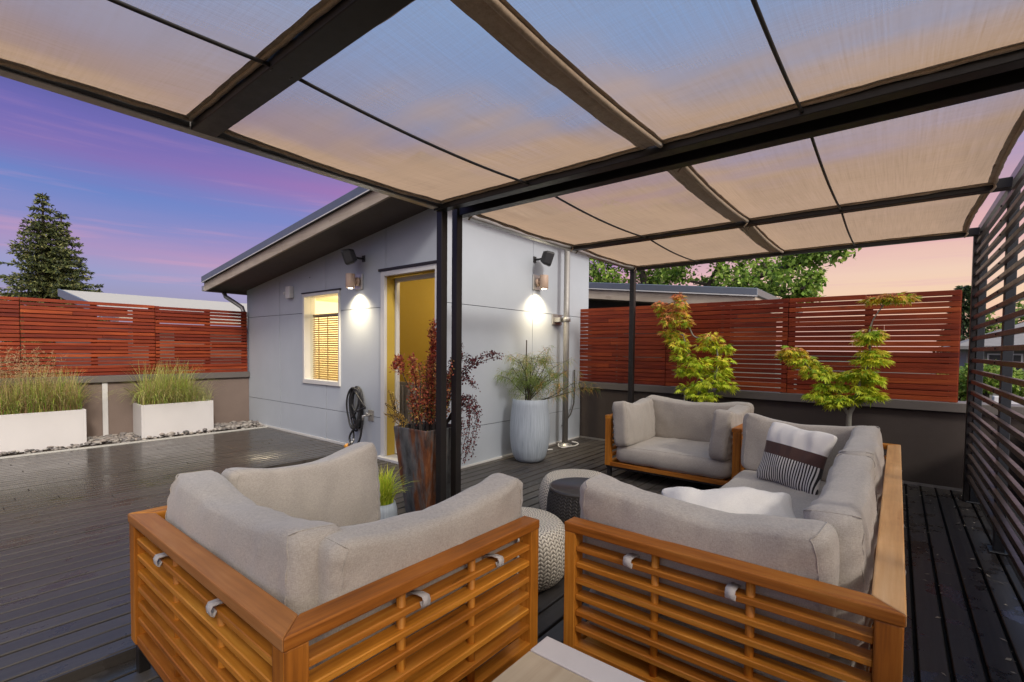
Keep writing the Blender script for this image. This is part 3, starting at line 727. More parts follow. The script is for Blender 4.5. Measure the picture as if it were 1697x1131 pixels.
# ------------------------------------------------------------------ pergolas
ZB, ZT = 2.385, 2.465
def canopy_panel(t, x0, x1, y0, y1, sag=.042, scal=(0, 0), seed=0.0, z=2.435):
    """one stretched sail bay with rolled hems; scal = inward curve of the x0/x1 edge"""
    nx, ny = 34, 28; V = []; F = []; U = []
    def pt(i, j):
        u = i / nx; v = j / ny; b = 1 - (2 * v - 1) ** 2
        xa = x0 + scal[0] * b; xb = x1 - scal[1] * b
        x = lerp(xa, xb, u); y = lerp(y0, y1, v)
        e = min(u, 1 - u) * 8; ex = .5 + .5 * min(1, e)
        zz = z - sag * b * ex + .008 * nz((x, y, 0), 2.6, seed) * b + .004 * nz((x * .4, y * 3, 0), 3, seed)
        return (x, y, zz)
    for j in range(ny + 1):
        for i in range(nx + 1): V.append(pt(i, j))
    for j in range(ny):
        for i in range(nx):
            q = (j * (nx + 1) + i, j * (nx + 1) + i + 1, (j + 1) * (nx + 1) + i + 1, (j + 1) * (nx + 1) + i)
            F.append(q); U.append([(V[k][0], V[k][1]) for k in q])
    m = MB(); m.add(V, F, U, None, True); c = m.build('canopy', M_canopy, t)
    h = MB()
    w = .034                                    # doubled edge strips, then the rolled rim
    def strip(A, B):
        n = len(A); vv = A + B; ff = [(k, k + 1, n + k + 1, n + k) for k in range(n - 1)]
        h.add(vv, ff, [[(vv[q][0] * 1., vv[q][1]) for q in f] for f in ff], None, True)
    def off(p, dx, dy, dz=-.004): return (p[0] + dx, p[1] + dy, p[2] + dz)
    eL = [pt(0, j) for j in range(ny + 1)]; eR = [pt(nx, j) for j in range(ny + 1)]
    eN = [pt(i, 0) for i in range(nx + 1)]; eF = [pt(i, ny) for i in range(nx + 1)]
    def wob(p, k, a=.003): return (p[0] + a * nz(p, 14, 3.1 + k), p[1] + a * nz(p, 14, 7.7 + k), p[2] + a * nz(p, 11, 1.3 + k))
    for E_, dx, dy in ((eL, w, 0), (eR, -w, 0), (eN, 0, w * .75), (eF, 0, -w * .75)):
        strip([wob(off(p, 0, 0), 1) for p in E_], [wob(off(p, dx, dy), 2) for p in E_])
        h.tube([wob(off(p, 0, 0, -.006), 3, .006) for p in E_], .010, 8)
    h.build('hem', M_hem, c)
    return c
def rod(t, x, y0, y1, z=2.405, sag=.03, r=.0075):
    m = MB(); n = 14
    m.tube([(x, lerp(y0, y1, k / n), z - sag * (1 - (2 * k / n - 1) ** 2)) for k in range(n + 1)], r, 8)
    for y in (y0 + .012, y1 - .012): m.tube([(x - .022, y, z + .012), (x - .01, y, z - .012), (x + .01, y, z - .012), (x + .022, y, z + .012)], .005, 6)
    m.build('tension_rod', M_steel, t)
def post(t, x, y, z1=2.45, s=.06):
    m = MB(); m.box(x - s / 2, x + s / 2, y - s / 2, y + s / 2, 0.0, z1)
    m.build('post', M_steel, t, bevel=.003, seg=1)
XP = -2.72
per = thing('pergola', (XP, 2.5, 0), 'nearer dark steel pergola with pale shade cloth over the open deck side', 'pergola')
post(per, XP, 2.515)
def beam(t, x0, x1, y0, y1, z0=ZB, z1=ZT, mat=None, nm='beam'):
    m = MB(); m.box(x0, x1, y0, y1, z0, z1); return m.build(nm, mat or M_steel, t, bevel=.003, seg=1)
beam(per, XP - .03, .9, 2.455, 2.53)
beam(per, XP + .04, .9, .845, .955, 2.39, 2.46)
beam(per, XP - .035, XP + .03, -3.0, 2.45, 2.395, 2.455, M_rail)
beam(per, XP + .031, XP + .045, -3.0, .84, 2.40, 2.44, M_steel); beam(per, XP + .031, XP + .045, .96, 2.45, 2.40, 2.44, M_steel)
beam(per, .84, .90, -3.0, .84)
XL0, XM0, XM1, XR0 = -2.655, -1.075, -1.0, .43
for (a, b, sd) in ((-1.1, .835, 1.0), (.965, 2.445, 2.0)):
    canopy_panel(per, XL0, XM0, a, b, seed=sd); canopy_panel(per, XM1, .82, a, b, seed=sd + .5)
    rod(per, -1.86, a - .05, b + .03); rod(per, -.357, a - .05, b + .03)
    m = MB()
    n = 16
    A = [(XM0 - .02, lerp(a, b, k / n), 2.424 - .026 * (1 - (2 * k / n - 1) ** 2)) for k in range(n + 1)]; B = [(XM1 + .0, p[1], p[2]) for p in A]
    m.add(A + B, [(k, k + 1, n + 2 + k, n + 1 + k) for k in range(n)], None, None, True); m.tube([(p[0] + .01, p[1], p[2] - .008) for p in B], .014, 8)
    m.build('seam_strip', M_hem, per)
far = thing('pergola', (XP, 2.68, 0), 'farther dark steel pergola with tan shade cloth over the sofa and armchair', 'pergola')
post(far, XP, 2.675); post(far, XP, 5.88, s=.062)
beam(far, XP - .03, .60, 2.66, 2.735)
beam(far, XP + .03, .53, 4.30, 4.38, 2.39, 2.455)
beam(far, XP + .035, .53, 5.845, 5.92, 2.39, 2.455)
beam(far, XP - .035, XP + .028, 2.74, 5.845, 2.395, 2.455, M_rail)
m = MB(); m.box(XP + .05, .6, 2.532, 2.658, 2.462, 2.47); m.build('cover_plate', M_steel, far)
for (a, b, sd) in ((2.745, 4.29, 3.0), (4.39, 5.838, 4.0)):
    canopy_panel(far, XL0, XM0, a, b, seed=sd); canopy_panel(far, XM1, XR0 + .02, a, b, seed=sd + .5, scal=(0, .028))
    rod(far, -1.86, a - .04, b + .03); rod(far, -.357, a - .04, b + .03)
    m = MB(); n = 16
    A = [(XM0 - .02, lerp(a, b, k / n), 2.424 - .026 * (1 - (2 * k / n - 1) ** 2)) for k in range(n + 1)]; B = [(XM1 + .0, p[1], p[2]) for p in A]
    m.add(A + B, [(k, k + 1, n + 2 + k, n + 1 + k) for k in range(n)], None, None, True); m.tube([(p[0] + .01, p[1], p[2] - .008) for p in B], .014, 8)
    m.build('seam_strip', M_hem, far)
m = MB()
for (x, y) in ((XP + .05, 2.76), (XP + .05, 4.28), (XP + .04, 4.40), (XM1, 2.75), (XM1, 4.27), (XM1, 4.40), (XP + .05, 5.82), (.44, 4.27), (.44, 5.8)):
    m = MB(); m.tube([(x, y, 2.44), (x + .01, y + .015, 2.40), (x - .01, y, 2.37)], .007, 6); m.build('lashing', M_hem, far)

# slatted privacy screen on the right
t = thing('slatted_screen', (.53, 5.95, 0), 'tall black metal privacy screen of horizontal slats along the right edge', 'screen')
for y in (5.99, 4.60, 3.2, 1.8, .4, -1.0):
    m = MB(); m.box(.548, .60, y - .04, y + .04, .0, 2.44); m.box(.52, .63, y - .07, y + .07, -.001, .012); m.build('post', M_post, t, bevel=.003, seg=1)
m = MB(); m.box(.535, .60, -1.1, 6.03, 2.441, 2.50); m.build('top_rail', M_rail, t, bevel=.003, seg=1)
m = MB(); m.box(.505, .5445, 5.955, 6.03, .0, 2.46); m.build('end_post', M_steel, t, bevel=.003, seg=1)
m = MB(); b2 = MB()
for k in range(24):
    z = .232 + k * .0960
    if z > 2.4: break
    m.box(.518, .545, -1.1, 5.95, z - .016, z + .016)
    for y in (5.90, 4.60, 3.2, 1.8): m.tube([(.5185, y, z), (.512, y, z)], .008, 8)
m.build('slats', M_slat, t, bevel=.002, seg=1)

# ------------------------------------------------------------------ outdoor seating
def softbox(m, size, M=None, n=14, q=7.0, bulge=.12, pinch=0.0, crumple=.006, seed=0.0, top=0.0, seam=1, end_up=0.0, f=None):
    """rounded cushion: thickness along y, height along z; pinch thins the rim like a throw pillow"""
    sx, sy, sz = (d / 2 for d in size)
    def fn(v):
        x, y, z = v
        pn = (abs(x) ** q + abs(y) ** q + abs(z) ** q) ** (1 / q); x, y, z = x / pn, y / pn, z / pn
        bx = (1 - x * x) * (1 - z * z); yy = y * (1 + bulge * 2 * bx - bulge * .6)
        if pinch: yy *= (1 - pinch) + pinch * ((1 - abs(x) ** 3.0) * (1 - abs(z) ** 3.0)) ** .55
        X, Y, Z = x * sx, yy * sy, z * sz
        if not pinch: Y += math.copysign(1, y) * abs(y) * (.006 * math.sin(22 * z + seed + 5 * nz((X, Y, Z), 6, seed)) * abs(x) ** 6 + .004 * math.sin(17 * x + seed + 6 * nz((X, Y, Z), 4, seed)) * max(0, z) ** 3)
        if pinch:                                   # drawn-in sides, corners left as points
            X *= 1 - .07 * (1 - z * z); Z *= 1 - .07 * (1 - x * x)
        if z > 0: Z += z * (top * (x * x) - top * .5 + end_up * x)
        p = Vector((X, Y, Z)); r = Vector((nz(p, 5, seed), nz(p, 5, seed + 9), nz(p, 5, seed + 19)))
        r2 = Vector((0, nz((X * 3, Y, Z * 1.2), 6, seed + 4), 0))
        p = p + r * crumple * 1.6 + r2 * crumple
        if f: p = f(p, x, y, z)
        return p
    idx = {}; V = []; F = []; U = []
    mx = max(size)
    nn = [max(4, int(n * s / mx * 1.6)) for s in size]
    def vid(a):
        k = tuple(round(c, 5) for c in a)
        if k not in idx: idx[k] = len(V); V.append(fn(a))
        return idx[k]
    def par(i, N):                                  # denser towards the rims
        t = i / N * 2 - 1; return math.copysign(1 - (1 - abs(t)) ** 1.35, t) if N > 3 else t
    for ax in range(3):
        a1, a2 = (ax + 1) % 3, (ax + 2) % 3
        for sg in (-1, 1):
            for i in range(nn[a1]):
                for j in range(nn[a2]):
                    q4 = []
                    for (di, dj) in ((0, 0), (1, 0), (1, 1), (0, 1)):
                        a = [0, 0, 0]; a[ax] = sg; a[a1] = par(i + di, nn[a1]); a[a2] = par(j + dj, nn[a2]); q4.append(vid(a))
                    if sg < 0: q4.reverse()
                    F.append(q4); U.append([(0, 0)] * 4)
    m.add(V, F, U, None, True, M)
    if seam:
        for sg in (-1, 1):
            pts = []
            for (ax, s1, fix) in ((0, 1, -1), (2, 1, 1), (0, -1, 1), (2, -1, -1)):
                for k in range(26):
                    t = (k / 26 * 2 - 1) * s1; a = [t, sg, fix] if ax == 0 else [fix, sg, t]
                    if seam == 2: a = [sg * .985, a[0], a[2]]
                    pts.append(fn(a))
            if M is not None: pts = [M @ p for p in pts]
            m.tube(pts, .0022, 6, closed=True)
def TR(x, y, z, rx=0, ry=0, rz=0):
    return Matrix.Translation((x, y, z)) @ Matrix.Rotation(R(rz), 4, 'Z') @ Matrix.Rotation(R(rx), 4, 'X') @ Matrix.Rotation(R(ry), 4, 'Y')

FT = .66
def sofa(name, loc, rz, w, d, label, cat, nseat, seed, group=None, arm_y=((.285, 1.065), (.285, 1.065)), back_x=None, back_rail=None):
    t = thing(name, loc, label, cat, group); t['_o'] = (0, 0, 0)
    hw = w / 2; T = .064
    # timber frame: posts, mitred top rails, base rails
    for (x, y) in ((-hw, 0), (hw - T, 0), (-hw, d - .05), (hw - T, d - .05)):
        m = MB(); m.box(x, x + T, y, y + (T if y == 0 else .05), .13, FT - .037); m.build('corner_post', M_teak, t, bevel=.004)
    RW = .078
    def rail(pts, mat=None):
        m = MB(); m.poly([(p[0], p[1], FT - .037) for p in pts], (0, 0, .037), 0)
        # grain runs along the rail
        L = 0 if abs(pts[1][0] - pts[0][0]) > abs(pts[1][1] - pts[0][1]) else 1
        al = [Vector(p) for p in m.v]; m.uv = [[(al[i][L] + seed, al[i][1 - L] + al[i].z) for i in f] for f in m.f]
        m.build('top_rail', mat or M_teak, t, bevel=.005)
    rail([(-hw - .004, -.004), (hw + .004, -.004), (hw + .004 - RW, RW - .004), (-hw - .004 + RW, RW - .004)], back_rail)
    rail([(-hw - .004, d), (-hw - .004, -.0035), (-hw - .004 + RW, RW - .0035), (-hw - .004 + RW, d)])
    rail([(hw + .004, -.0035), (hw + .004, d), (hw + .004 - RW, d), (hw + .004 - RW, RW - .0035)])
    m = MB(); m.box(-hw + .003, hw - .003, .005, .066, .128, .168); m.build('base_rail', M_teak, t, bevel=.003)
    m = MB(); m.box(-hw + .003, hw - .003, d - .046, d - .004, .128, .168); m.build('base_rail', M_teak, t, bevel=.003)
    for s in (-1, 1):
        x = s * (hw - .033); m = MB(); m.box(x - .03, x + .03, .067, d - .047, .128, .168); m.build('base_rail', M_teak, t, bevel=.003)
    def panel(L, at):                               # slats with round dowels between them
        m = MB(); pz = (FT - .037 - .168) / 7.0
        for k in range(1, 7):
            z = .168 + k * pz
            a = at(0, L); m.box(a[0], a[1], a[2], a[3], z - .011, z + .011)
        o = m.build('side_slats', M_teak, t, bevel=.003, seg=1)
        nd = 2 if L < 2 else 5
        for q in range(1, nd + 1):
            c = at(L * q / (nd + 1), None); m = MB(); m.tube([(c[0], c[1], .166), (c[0], c[1], FT - .036)], .0145, 12); m.build('dowel', M_teak, o)
    panel(w - 2 * T, lambda a, L: (-hw + T, hw - T, .010, .066) if L else (-hw + T + a, .036))
    for s in (-1, 1):
        panel(d - T - .05, lambda a, L, s=s: (min(s * (hw - .008), s * (hw - .064)), max(s * (hw - .008), s * (hw - .064)), T, d - .05) if L else (s * (hw - .036), T + a))
    # seat board and its webbing
    m = MB(); n = int(w / .11)
    for k in range(n): m.box(-hw + .07 + k * (w - .14) / n, -hw + .07 + (k + .62) * (w - .14) / n, .07, d - .05, .135, .155)
    m.build('seat_slats', M_teak, t)
    # metal sledge under the timber
    m = MB(); zt = .127
    m.box(-hw + .012, hw - .012, .012, .045, zt - .02, zt); m.box(-hw + .012, hw - .012, d - .045, d - .012, zt - .02, zt)
    for s in (-1, 1): x = s * (hw - .030); m.box(x - .018, x + .018, .046, d - .046, zt - .02, zt)
    mf = m.build('metal_frame', M_steel, t, bevel=.002, seg=1)
    legs = [(-1, .03), (1, .03), (-1, d - .05), (1, d - .05)] + ([(0, .03), (0, d - .05)] if w > 2 else [])
    for (s, y) in legs:
        x = s * (hw - .034); m = MB(); m.box(x - .02, x + .02, y - .018, y + .022, 0, zt - .021); m.build('leg', M_steel, t, bevel=.002, seg=1)
    # cushions
    inner = w - .16
    for k in range(nseat):
        cw = inner / nseat; cx = -inner / 2 + cw * (k + .5); m = MB()
        M = Matrix.Translation((cx, .08 + (d - .08) / 2, .262)) @ Matrix.Rotation(R(90), 4, 'X')
        softbox(m, (cw - .006, .19, d - .09), M, q=9, bulge=.10, seed=seed + k, n=16); m.build('seat_cushion', M_grey, t)
    bx = back_x or [(-inner / 2, inner / 2)]
    def strap(x, y, c, out, ang=0):
        """a fabric loop from the cushion over the top slat"""
        s = MB(); Mx = Matrix.Translation((x, y, 0)) @ Matrix.Rotation(ang, 4, 'Z')
        prof = [(.07, FT - .082), (.02, FT - .070), (-.008, FT - .070), (-.015, FT - .082), (-.013, FT - .100), (-.004, FT - .106), (.004, FT - .09)]
        L = [(-.015, p[0], p[1]) for p in prof]; Rr = [(.015, p[0] + .002, p[1] - .004) for p in prof]; n_ = len(prof)
        s.add(L + Rr, [(k, k + 1, n_ + k + 1, n_ + k) for k in range(n_ - 1)], None, None, True, Mx)
        o = s.build('strap', M_strapf, c); so = o.modifiers.new('Solid', 'SOLIDIFY'); so.thickness = .003
    for k, (a, b) in enumerate(bx):
        m = MB(); cw = b - a
        M = TR((a + b) / 2, .085 + .095, .575, -4)
        softbox(m, (cw - .010, .175, .47), M, q=9, bulge=.12, seed=seed + 20 + k, top=.07, crumple=.008, n=22, seam=2)
        c = m.build('back_cushion', M_grey, t)
        for u in (.27, .73): strap(a + cw * u, .004, c, -1)
    for s in (-1, 1):
        ay = arm_y[0 if s < 0 else 1]; L = ay[1] - ay[0]; m = MB()
        M = TR(s * (hw - .085 - .088), (ay[0] + ay[1]) / 2, .572, 0, 0, 90 * -s) @ Matrix.Rotation(R(-6), 4, 'X')
        softbox(m, (L, .165, .46), M, q=9, bulge=.12, seed=seed + 40 + s * 5, top=.07, crumple=.008, n=22, end_up=-.012 * s, seam=2)
        c = m.build('arm_cushion', M_grey, t)
        for u in (.3, .7): strap(s * (hw + .0 - .004), ay[0] + L * u, c, 1, R(90 * s))
    t.rotation_euler = (0, 0, rz)
    return t
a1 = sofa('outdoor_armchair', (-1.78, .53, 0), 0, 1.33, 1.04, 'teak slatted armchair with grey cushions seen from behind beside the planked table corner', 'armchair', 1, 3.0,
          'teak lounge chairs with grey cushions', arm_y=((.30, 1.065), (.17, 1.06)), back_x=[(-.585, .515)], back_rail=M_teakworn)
a2 = sofa('outdoor_armchair', (-1.73, 5.60, 0), R(180), 1.33, 1.04, 'teak armchair with grey cushions facing forward in front of the dark wall and maple', 'armchair', 1, 5.0,
          'teak lounge chairs with grey cushions')
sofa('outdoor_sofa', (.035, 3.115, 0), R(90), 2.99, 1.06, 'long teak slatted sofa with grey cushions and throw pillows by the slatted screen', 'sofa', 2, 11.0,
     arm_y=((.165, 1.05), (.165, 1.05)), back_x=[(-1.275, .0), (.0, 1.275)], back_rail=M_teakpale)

def pillow(name, label, mat, M, size, seed, group=None):
    m = MB(); softbox(m, size, None, q=14, bulge=.05, pinch=.9, crumple=.014, seed=seed, seam=False, n=22)
    o = m.build(name, mat); o.matrix_world = M; return tag(o, label, 'pillow', group)
pillow('throw_pillow', 'throw pillow with cream top, brown band and black and white stripes', M_striped, TR(-.575, 4.02, .575, -20, 4, -26), (.50, .15, .47), 3)
pillow('throw_pillow', 'plain cream throw pillow slumped behind the near arm cushion of the sofa', M_creamf, TR(-.60, 2.50, .500, -58, 0, 30), (.66, .17, .44), 8)

# knitted poufs and side table
def pouf(c, label):
    t = thing('knitted_pouf', (c[0], c[1], 0), label, 'pouf', 'cream knitted poufs')
    m = MB(); prof = []
    for k in range(27):
        a = -1.25 + k / 26 * 2.5; prof.append((.205 + .108 * math.cos(a) ** .8 if math.cos(a) > 0 else .205, .165 + .162 * math.sin(a) / math.sin(1.25)))
    m.lathe([(0.0, .005)] + prof + [(.20, .328), (.15, .325), (0.001, .322)], (c[0], c[1], 0), 64, cap=False)
    m.build('knitted_body', M_knitw, t)
    m = MB(); m.lathe([(.19, .0), (.205, .0), (.205, .012), (.19, .012)], (c[0], c[1], 0), 40, cap=False); m.build('base_ring', M_black, t)
    return t
pouf((-1.74, 2.23), 'cream knitted pouf squeezed between the near armchair and the sofa end')
pouf((-1.98, 3.32), 'cream knitted pouf behind the dark knitted side table')
t = thing('side_table', (-1.60, 2.74, 0), 'dark brown knit patterned round side table with flat top', 'side table')
m = MB(); m.lathe([(.165, .0), (.19, .04), (.222, .15), (.236, .27), (.230, .37), (.216, .432)], (-1.60, 2.74, 0), 64, cap=False); m.build('knitted_body', M_knitb, t)
m = MB(); m.lathe([(.20, .425), (.2175, .43), (.2185, .448), (.205, .450), (.201, .444), (0, .443)], (-1.60, 2.74, 0), 56, cap=False); m.build('table_top', M_dtop, t)

# planked low table whose corner shows in front
t = thing('coffee_table', (-.45, .9, 0), 'low outdoor table with pale planks and grey border between armchair and sofa', 'coffee table')
for (a, b) in ((1.222, 1.318), (.40, .49)):
    m = MB(); m.box(-.898, .02, a, b, .352, .380); m.build('border', M_tabborder, t, bevel=.003)
m = MB()
for k in range(4): m.box(-.898 + k * .232, -.898 + k * .232 + .228, .492, 1.219, .354, .378)
m.build('table_top', M_table, t, bevel=.0025)
m = MB(); m.box(-.87, -.01, .43, 1.29, .30, .350); m.build('apron', M_tabborder, t)
for (x, y) in ((-.86, .44), (-.06, .44), (-.86, 1.24), (-.06, 1.24)):
    m = MB(); m.box(x, x + .045, y, y + .045, 0, .30); m.build('leg', M_tabborder, t, bevel=.003, seg=1)

# ------------------------------------------------------------------ planters and plants
def trough(y0, label, seed):
    t = thing('trough_planter', (-8.4, y0, PZ), label, 'planter', 'white trough planters along the left wall')
    m = MB(); x0, x1, y1, z0, z1, T = -8.625, -8.20, y0 + .905, PZ + .004, .515, .028
    m.box(x0, x1, y0, y0 + T, z0, z1); m.box(x0, x1, y1 - T, y1, z0, z1); m.box(x0, x0 + T, y0 + T, y1 - T, z0, z1); m.box(x1 - T, x1, y0 + T, y1 - T, z0, z1)
    m.build('planter_box', M_planter, t, bevel=.003)
    m = MB(); m.box(x0 + T, x1 - T, y0 + T, y1 - T, z0, z1 - .045)
    for k in range(90): pebble((rng.uniform(x0 + .05, x1 - .05), rng.uniform(y0 + .05, y1 - .05), z1 - .04), (.02, .02, .012))
    m.build('soil', M_soil, t)
trough(.45, 'long white trough planter cropped by the left picture edge, with greener and browner grass', 1)
trough(1.937, 'white trough planter with grass standing next to the hut', 2)
def grass(name, label, boxr, n, hs, seed, lean=.9, tints=None, cat='grass', density=None, group=None, w=.005):
    L = LB(); x0, x1, y0, y1, z = boxr
    for k in range(n):
        x = rng.uniform(x0, x1); y = rng.uniform(y0, y1)
        dn = .5 + .5 * nz((x * 2, y * 2, 0), 1.2, seed)
        if density and rng.random() > density(y): continue
        a = rng.uniform(0, 2 * math.pi); h = rng.uniform(*hs) * (.65 + .5 * dn)
        c1, c2 = rng.choice(tints); L.blade((x, y, z), (math.cos(a), math.sin(a), 0), h, w * rng.uniform(.7, 1.4), lerp(.12, lean, rng.random() ** 1.3), vary(c1), vary(c2), 5)
    return tag(L.build(name, M_leaf), label, cat, group)
GT = [((.34, .42, .06), (.54, .64, .14)), ((.45, .38, .12), (.66, .60, .26)), ((.20, .32, .04), (.36, .50, .08)), ((.34, .26, .10), (.55, .46, .22)), ((.20, .10, .05), (.50, .42, .16)), ((.16, .27, .05), (.44, .52, .14))]
GT2 = GT + [((.38, .25, .12), (.60, .42, .26)), ((.36, .20, .10), (.55, .36, .22))]
grass('ornamental_grass', 'tall yellow green and reddish grass growing in the planter at the picture edge', (-8.58, -8.25, .50, 1.32, .46), 3200, (.25, .72), 1, 1.7, GT2, 'ornamental grass', None, 'ornamental grasses in the white troughs', .0055)
o = grass('ornamental_grass', 'bright green arching grass in the white planter next to the hut', (-8.58, -8.25, 1.98, 2.62, .46), 1900, (.28, .78), 2, 2.0, GT, 'ornamental grass', None, 'ornamental grasses in the white troughs', .0055)
L = LB()
for k in range(150):                                # feathery seed heads over the cropped planter
    x = rng.uniform(-8.5, -8.3); y = rng.uniform(.5, 1.1); a = rng.uniform(0, 6.28); h = rng.uniform(.45, .85)
    p = Vector((x, y, .5)); tip = p + Vector((math.cos(a) * .14, math.sin(a) * .14, h))
    L.leaf(p, tip - p, (0, 1, 0), (tip - p).length, .0035, vary((.50, .38, .22)))
    for q in range(16):
        s = p.lerp(tip, rng.uniform(.6, 1)); L.leaf(s, rv() + Vector((0, 0, .6)), rv(), rng.uniform(.02, .055), .004, vary((.52, .40, .22)))
tag(L.build('seed_heads', M_leaf), 'feathery pinkish tan seed heads above the grass at the picture edge', 'seed heads')
L = LB()
for k in range(240):
    x = rng.uniform(-8.5, -8.25); y = rng.uniform(2.5, 2.82); a = rng.uniform(0, 6.28); c1, c2 = rng.choice(GT)
    L.blade((x, y, .46), (math.cos(a), math.sin(a), 0), rng.uniform(.18, .42), .005, rng.uniform(.3, 1.4), vary(c2), vary((.5, .5, .25)), 5)
tag(L.build('ornamental_grass', M_leaf), 'thin sparse straw grass at the hut end of the planter', 'ornamental grass', 'ornamental grasses in the white troughs')

# ribbed white pot with a wispy tree
pc = (-3.45, 4.64)
t = thing('ribbed_pot', (pc[0], pc[1], 0), 'tall ribbed pale blue grey round pot against the hut wall', 'plant pot')
m = MB(); m.lathe([(.135, 0), (.165, .012), (.198, .06), (.226, .16), (.242, .30), (.243, .42), (.234, .56), (.220, .68), (.212, .745), (.205, .752), (.198, .745), (.196, .70)], (pc[0], pc[1], 0), 64); m.build('pot_body', M_ribbed, t)
m = MB(); m.lathe([(.197, .69), (.1, .705), (0, .71)], (pc[0], pc[1], 0), 32, cap=False); m.build('soil', M_soil, t)
t = thing('wispy_shrub', (pc[0], pc[1], .7), 'airy shrub with thread like green and rusty leaves in the ribbed pot', 'shrub')
L = LB(); m = MB()
tips = [(-.26, -.12, .30), (-.22, -.05, .42), (-.12, -.1, .52), (-.05, -.14, .48), (.02, -.05, .56), (.10, .02, .58), (.20, .10, .54), (.28, .18, .45), (.34, .28, .36), (.52, .40, .26), (.60, .46, .18), (.0, .14, .5), (-.14, .04, .5), (.2, .24, .50), (.12, -.05, .42), (.42, .32, .40)]
RX, RY = R_.x, R_.y
for (a, b, h) in tips:
    e = Vector((pc[0] + a * .74, pc[1] + a * .58 + b * .30, .70 + h)); s0 = Vector((pc[0] + rng.uniform(-.05, .05), pc[1] + rng.uniform(-.05, .05), .70))
    md = s0.lerp(e, .45) + Vector((rng.uniform(-.05, .05), rng.uniform(-.05, .05), .03 if h > .3 else -.03))
    pts = rope([s0, md, e], 0, per=7); m.tube(pts, [lerp(.008, .002, k / (len(pts) - 1)) for k in range(len(pts))], 6)
    for q in range(10):
        i = rng.randrange(len(pts) // 3, len(pts)); s = pts[i]; d = rv(); d.z = abs(d.z) * .6 + .0; d.normalize()
        l = rng.uniform(.12, .28); mid = s + d * l; m.tube([s, mid], [.002, .0008], 4)
        for z in range(40):
            p = s.lerp(mid, rng.uniform(.25, 1.05)); dd = (d * .5 + rv(.8) + Vector((0, 0, -.5)))
            k = (p.z - .95) / .4 + rng.uniform(-.4, .4)
            c = (.26, .32, .09) if k < .45 else ((.40, .36, .12) if k < .95 else (.60, .38, .22))
            if (e - s0).x > .28 and rng.random() < .6: c = (.62, .34, .08)
            if rng.random() < .45: c = (.16, .25, .06)
            L.leaf(p, dd, rv(), rng.uniform(.05, .12), .0028, vary(c), .4)
m.build('branches', M_darkbark, t); L.build('foliage', M_leaf, t)
m = MB(); m.tube([(pc[0] - .045, pc[1] - .03, .70), (pc[0] - .04, pc[1] - .03, 1.46)], .007, 8); solo(m, 'garden_stake', M_darkbark, 'thin dark stake standing upright in the ribbed pot', 'stake')

# rusty tapered planter with barberry
qc = (-2.985, 2.615)
t = thing('rusty_planter', (qc[0], qc[1], 0), 'tall tapered square planter of rusting steel behind the steel posts', 'planter')
m = MB(); V = []
prof = [(.128, 0), (.150, .2), (.178, .48), (.197, .70), (.197, .715), (.187, .715), (.186, .66)]
for (s, z) in prof:
    for (a, b) in ((-1, -1), (1, -1), (1, 1), (-1, 1)): V.append((qc[0] + a * s, qc[1] + b * s, z))
F = [(3, 2, 1, 0)] + [(i * 4 + k, i * 4 + (k + 1) % 4, i * 4 + 4 + (k + 1) % 4, i * 4 + 4 + k) for i in range(len(prof) - 1) for k in range(4)]
m.add(V, F); m.build('planter_body', M_rust, t, bevel=.004)
m = MB(); m.box(qc[0] - .184, qc[0] + .184, qc[1] - .184, qc[1] + .184, .62, .67); m.build('soil', M_soil, t)
t = thing('barberry_shrub', (qc[0], qc[1], .67), 'dark red barberry with upright and arching stems in the rusty planter', 'shrub')
L = LB(); m = MB()
def stem(s0, ctrl, dens, colr, r0=.006, lr=(.016, .028), spread=.03, start=.25):
    pts = rope([s0] + ctrl, 0, per=8); n = len(pts); m.tube(pts, [lerp(r0, .0018, k / (n - 1)) for k in range(n)], 5)
    ln = sum((pts[i + 1] - pts[i]).length for i in range(n - 1))
    for q in range(int(dens * ln)):
        u = start + (1 - start) * rng.random(); p = pts[min(int(u * (n - 1)), n - 1)] + rv(spread) * .8
        L.leaf(p, rv() + Vector((0, 0, .3)), rv(), rng.uniform(*lr), rng.uniform(.010, .016), vary(rng.choice(colr), .35))
RD = [(.40, .06, .04), (.58, .15, .07), (.22, .035, .03), (.75, .36, .14), (.45, .11, .07)]
RD2 = [(.62, .20, .08), (.46, .10, .06), (.26, .22, .06), (.75, .44, .13), (.30, .06, .04), (.64, .17, .09)]
def Pq(u, v, z): # u to the picture right, v away
    return Vector((qc[0] + u * RX - v * RY * .8, qc[1] + u * RY + v * RX * .8, z))
for k in range(36):
    u = rng.uniform(-.15, .15); v = rng.uniform(-.14, .14); zt = rng.uniform(.95, 1.32) - abs(u) * .5; du = rng.uniform(-.10, .10)
    stem(Pq(u, v, .66), [Pq(u + du * .5, v, lerp(.66, zt, .5)), Pq(u * 1.2 + du, v * 1.2, zt)], 270, RD2, spread=.035, start=.3)
for (us, zt) in (([0, .0, .03, .05], 1.58), ([0, .02, .055, .02], 1.50), ([0, .01, .02, .06], 1.42)):
    stem(Pq(us[0], 0, .66), [Pq(us[1], .02, .95), Pq(us[2], .02, 1.25), Pq(us[3], .02, zt)], 620, RD, .008, (.02, .034), .035, .35)
stem(Pq(-.05, 0, .66), [Pq(-.10, 0, .9), Pq(-.2, 0, 1.12), Pq(-.24, 0, 1.26), Pq(-.27, 0, 1.18)], 520, RD, .006, (.02, .03), .04, .55)
stem(Pq(-.04, 0, .66), [Pq(-.08, 0, .95), Pq(-.12, 0, 1.15), Pq(-.13, 0, 1.28)], 420, RD, .006, (.02, .03), .035, .5)
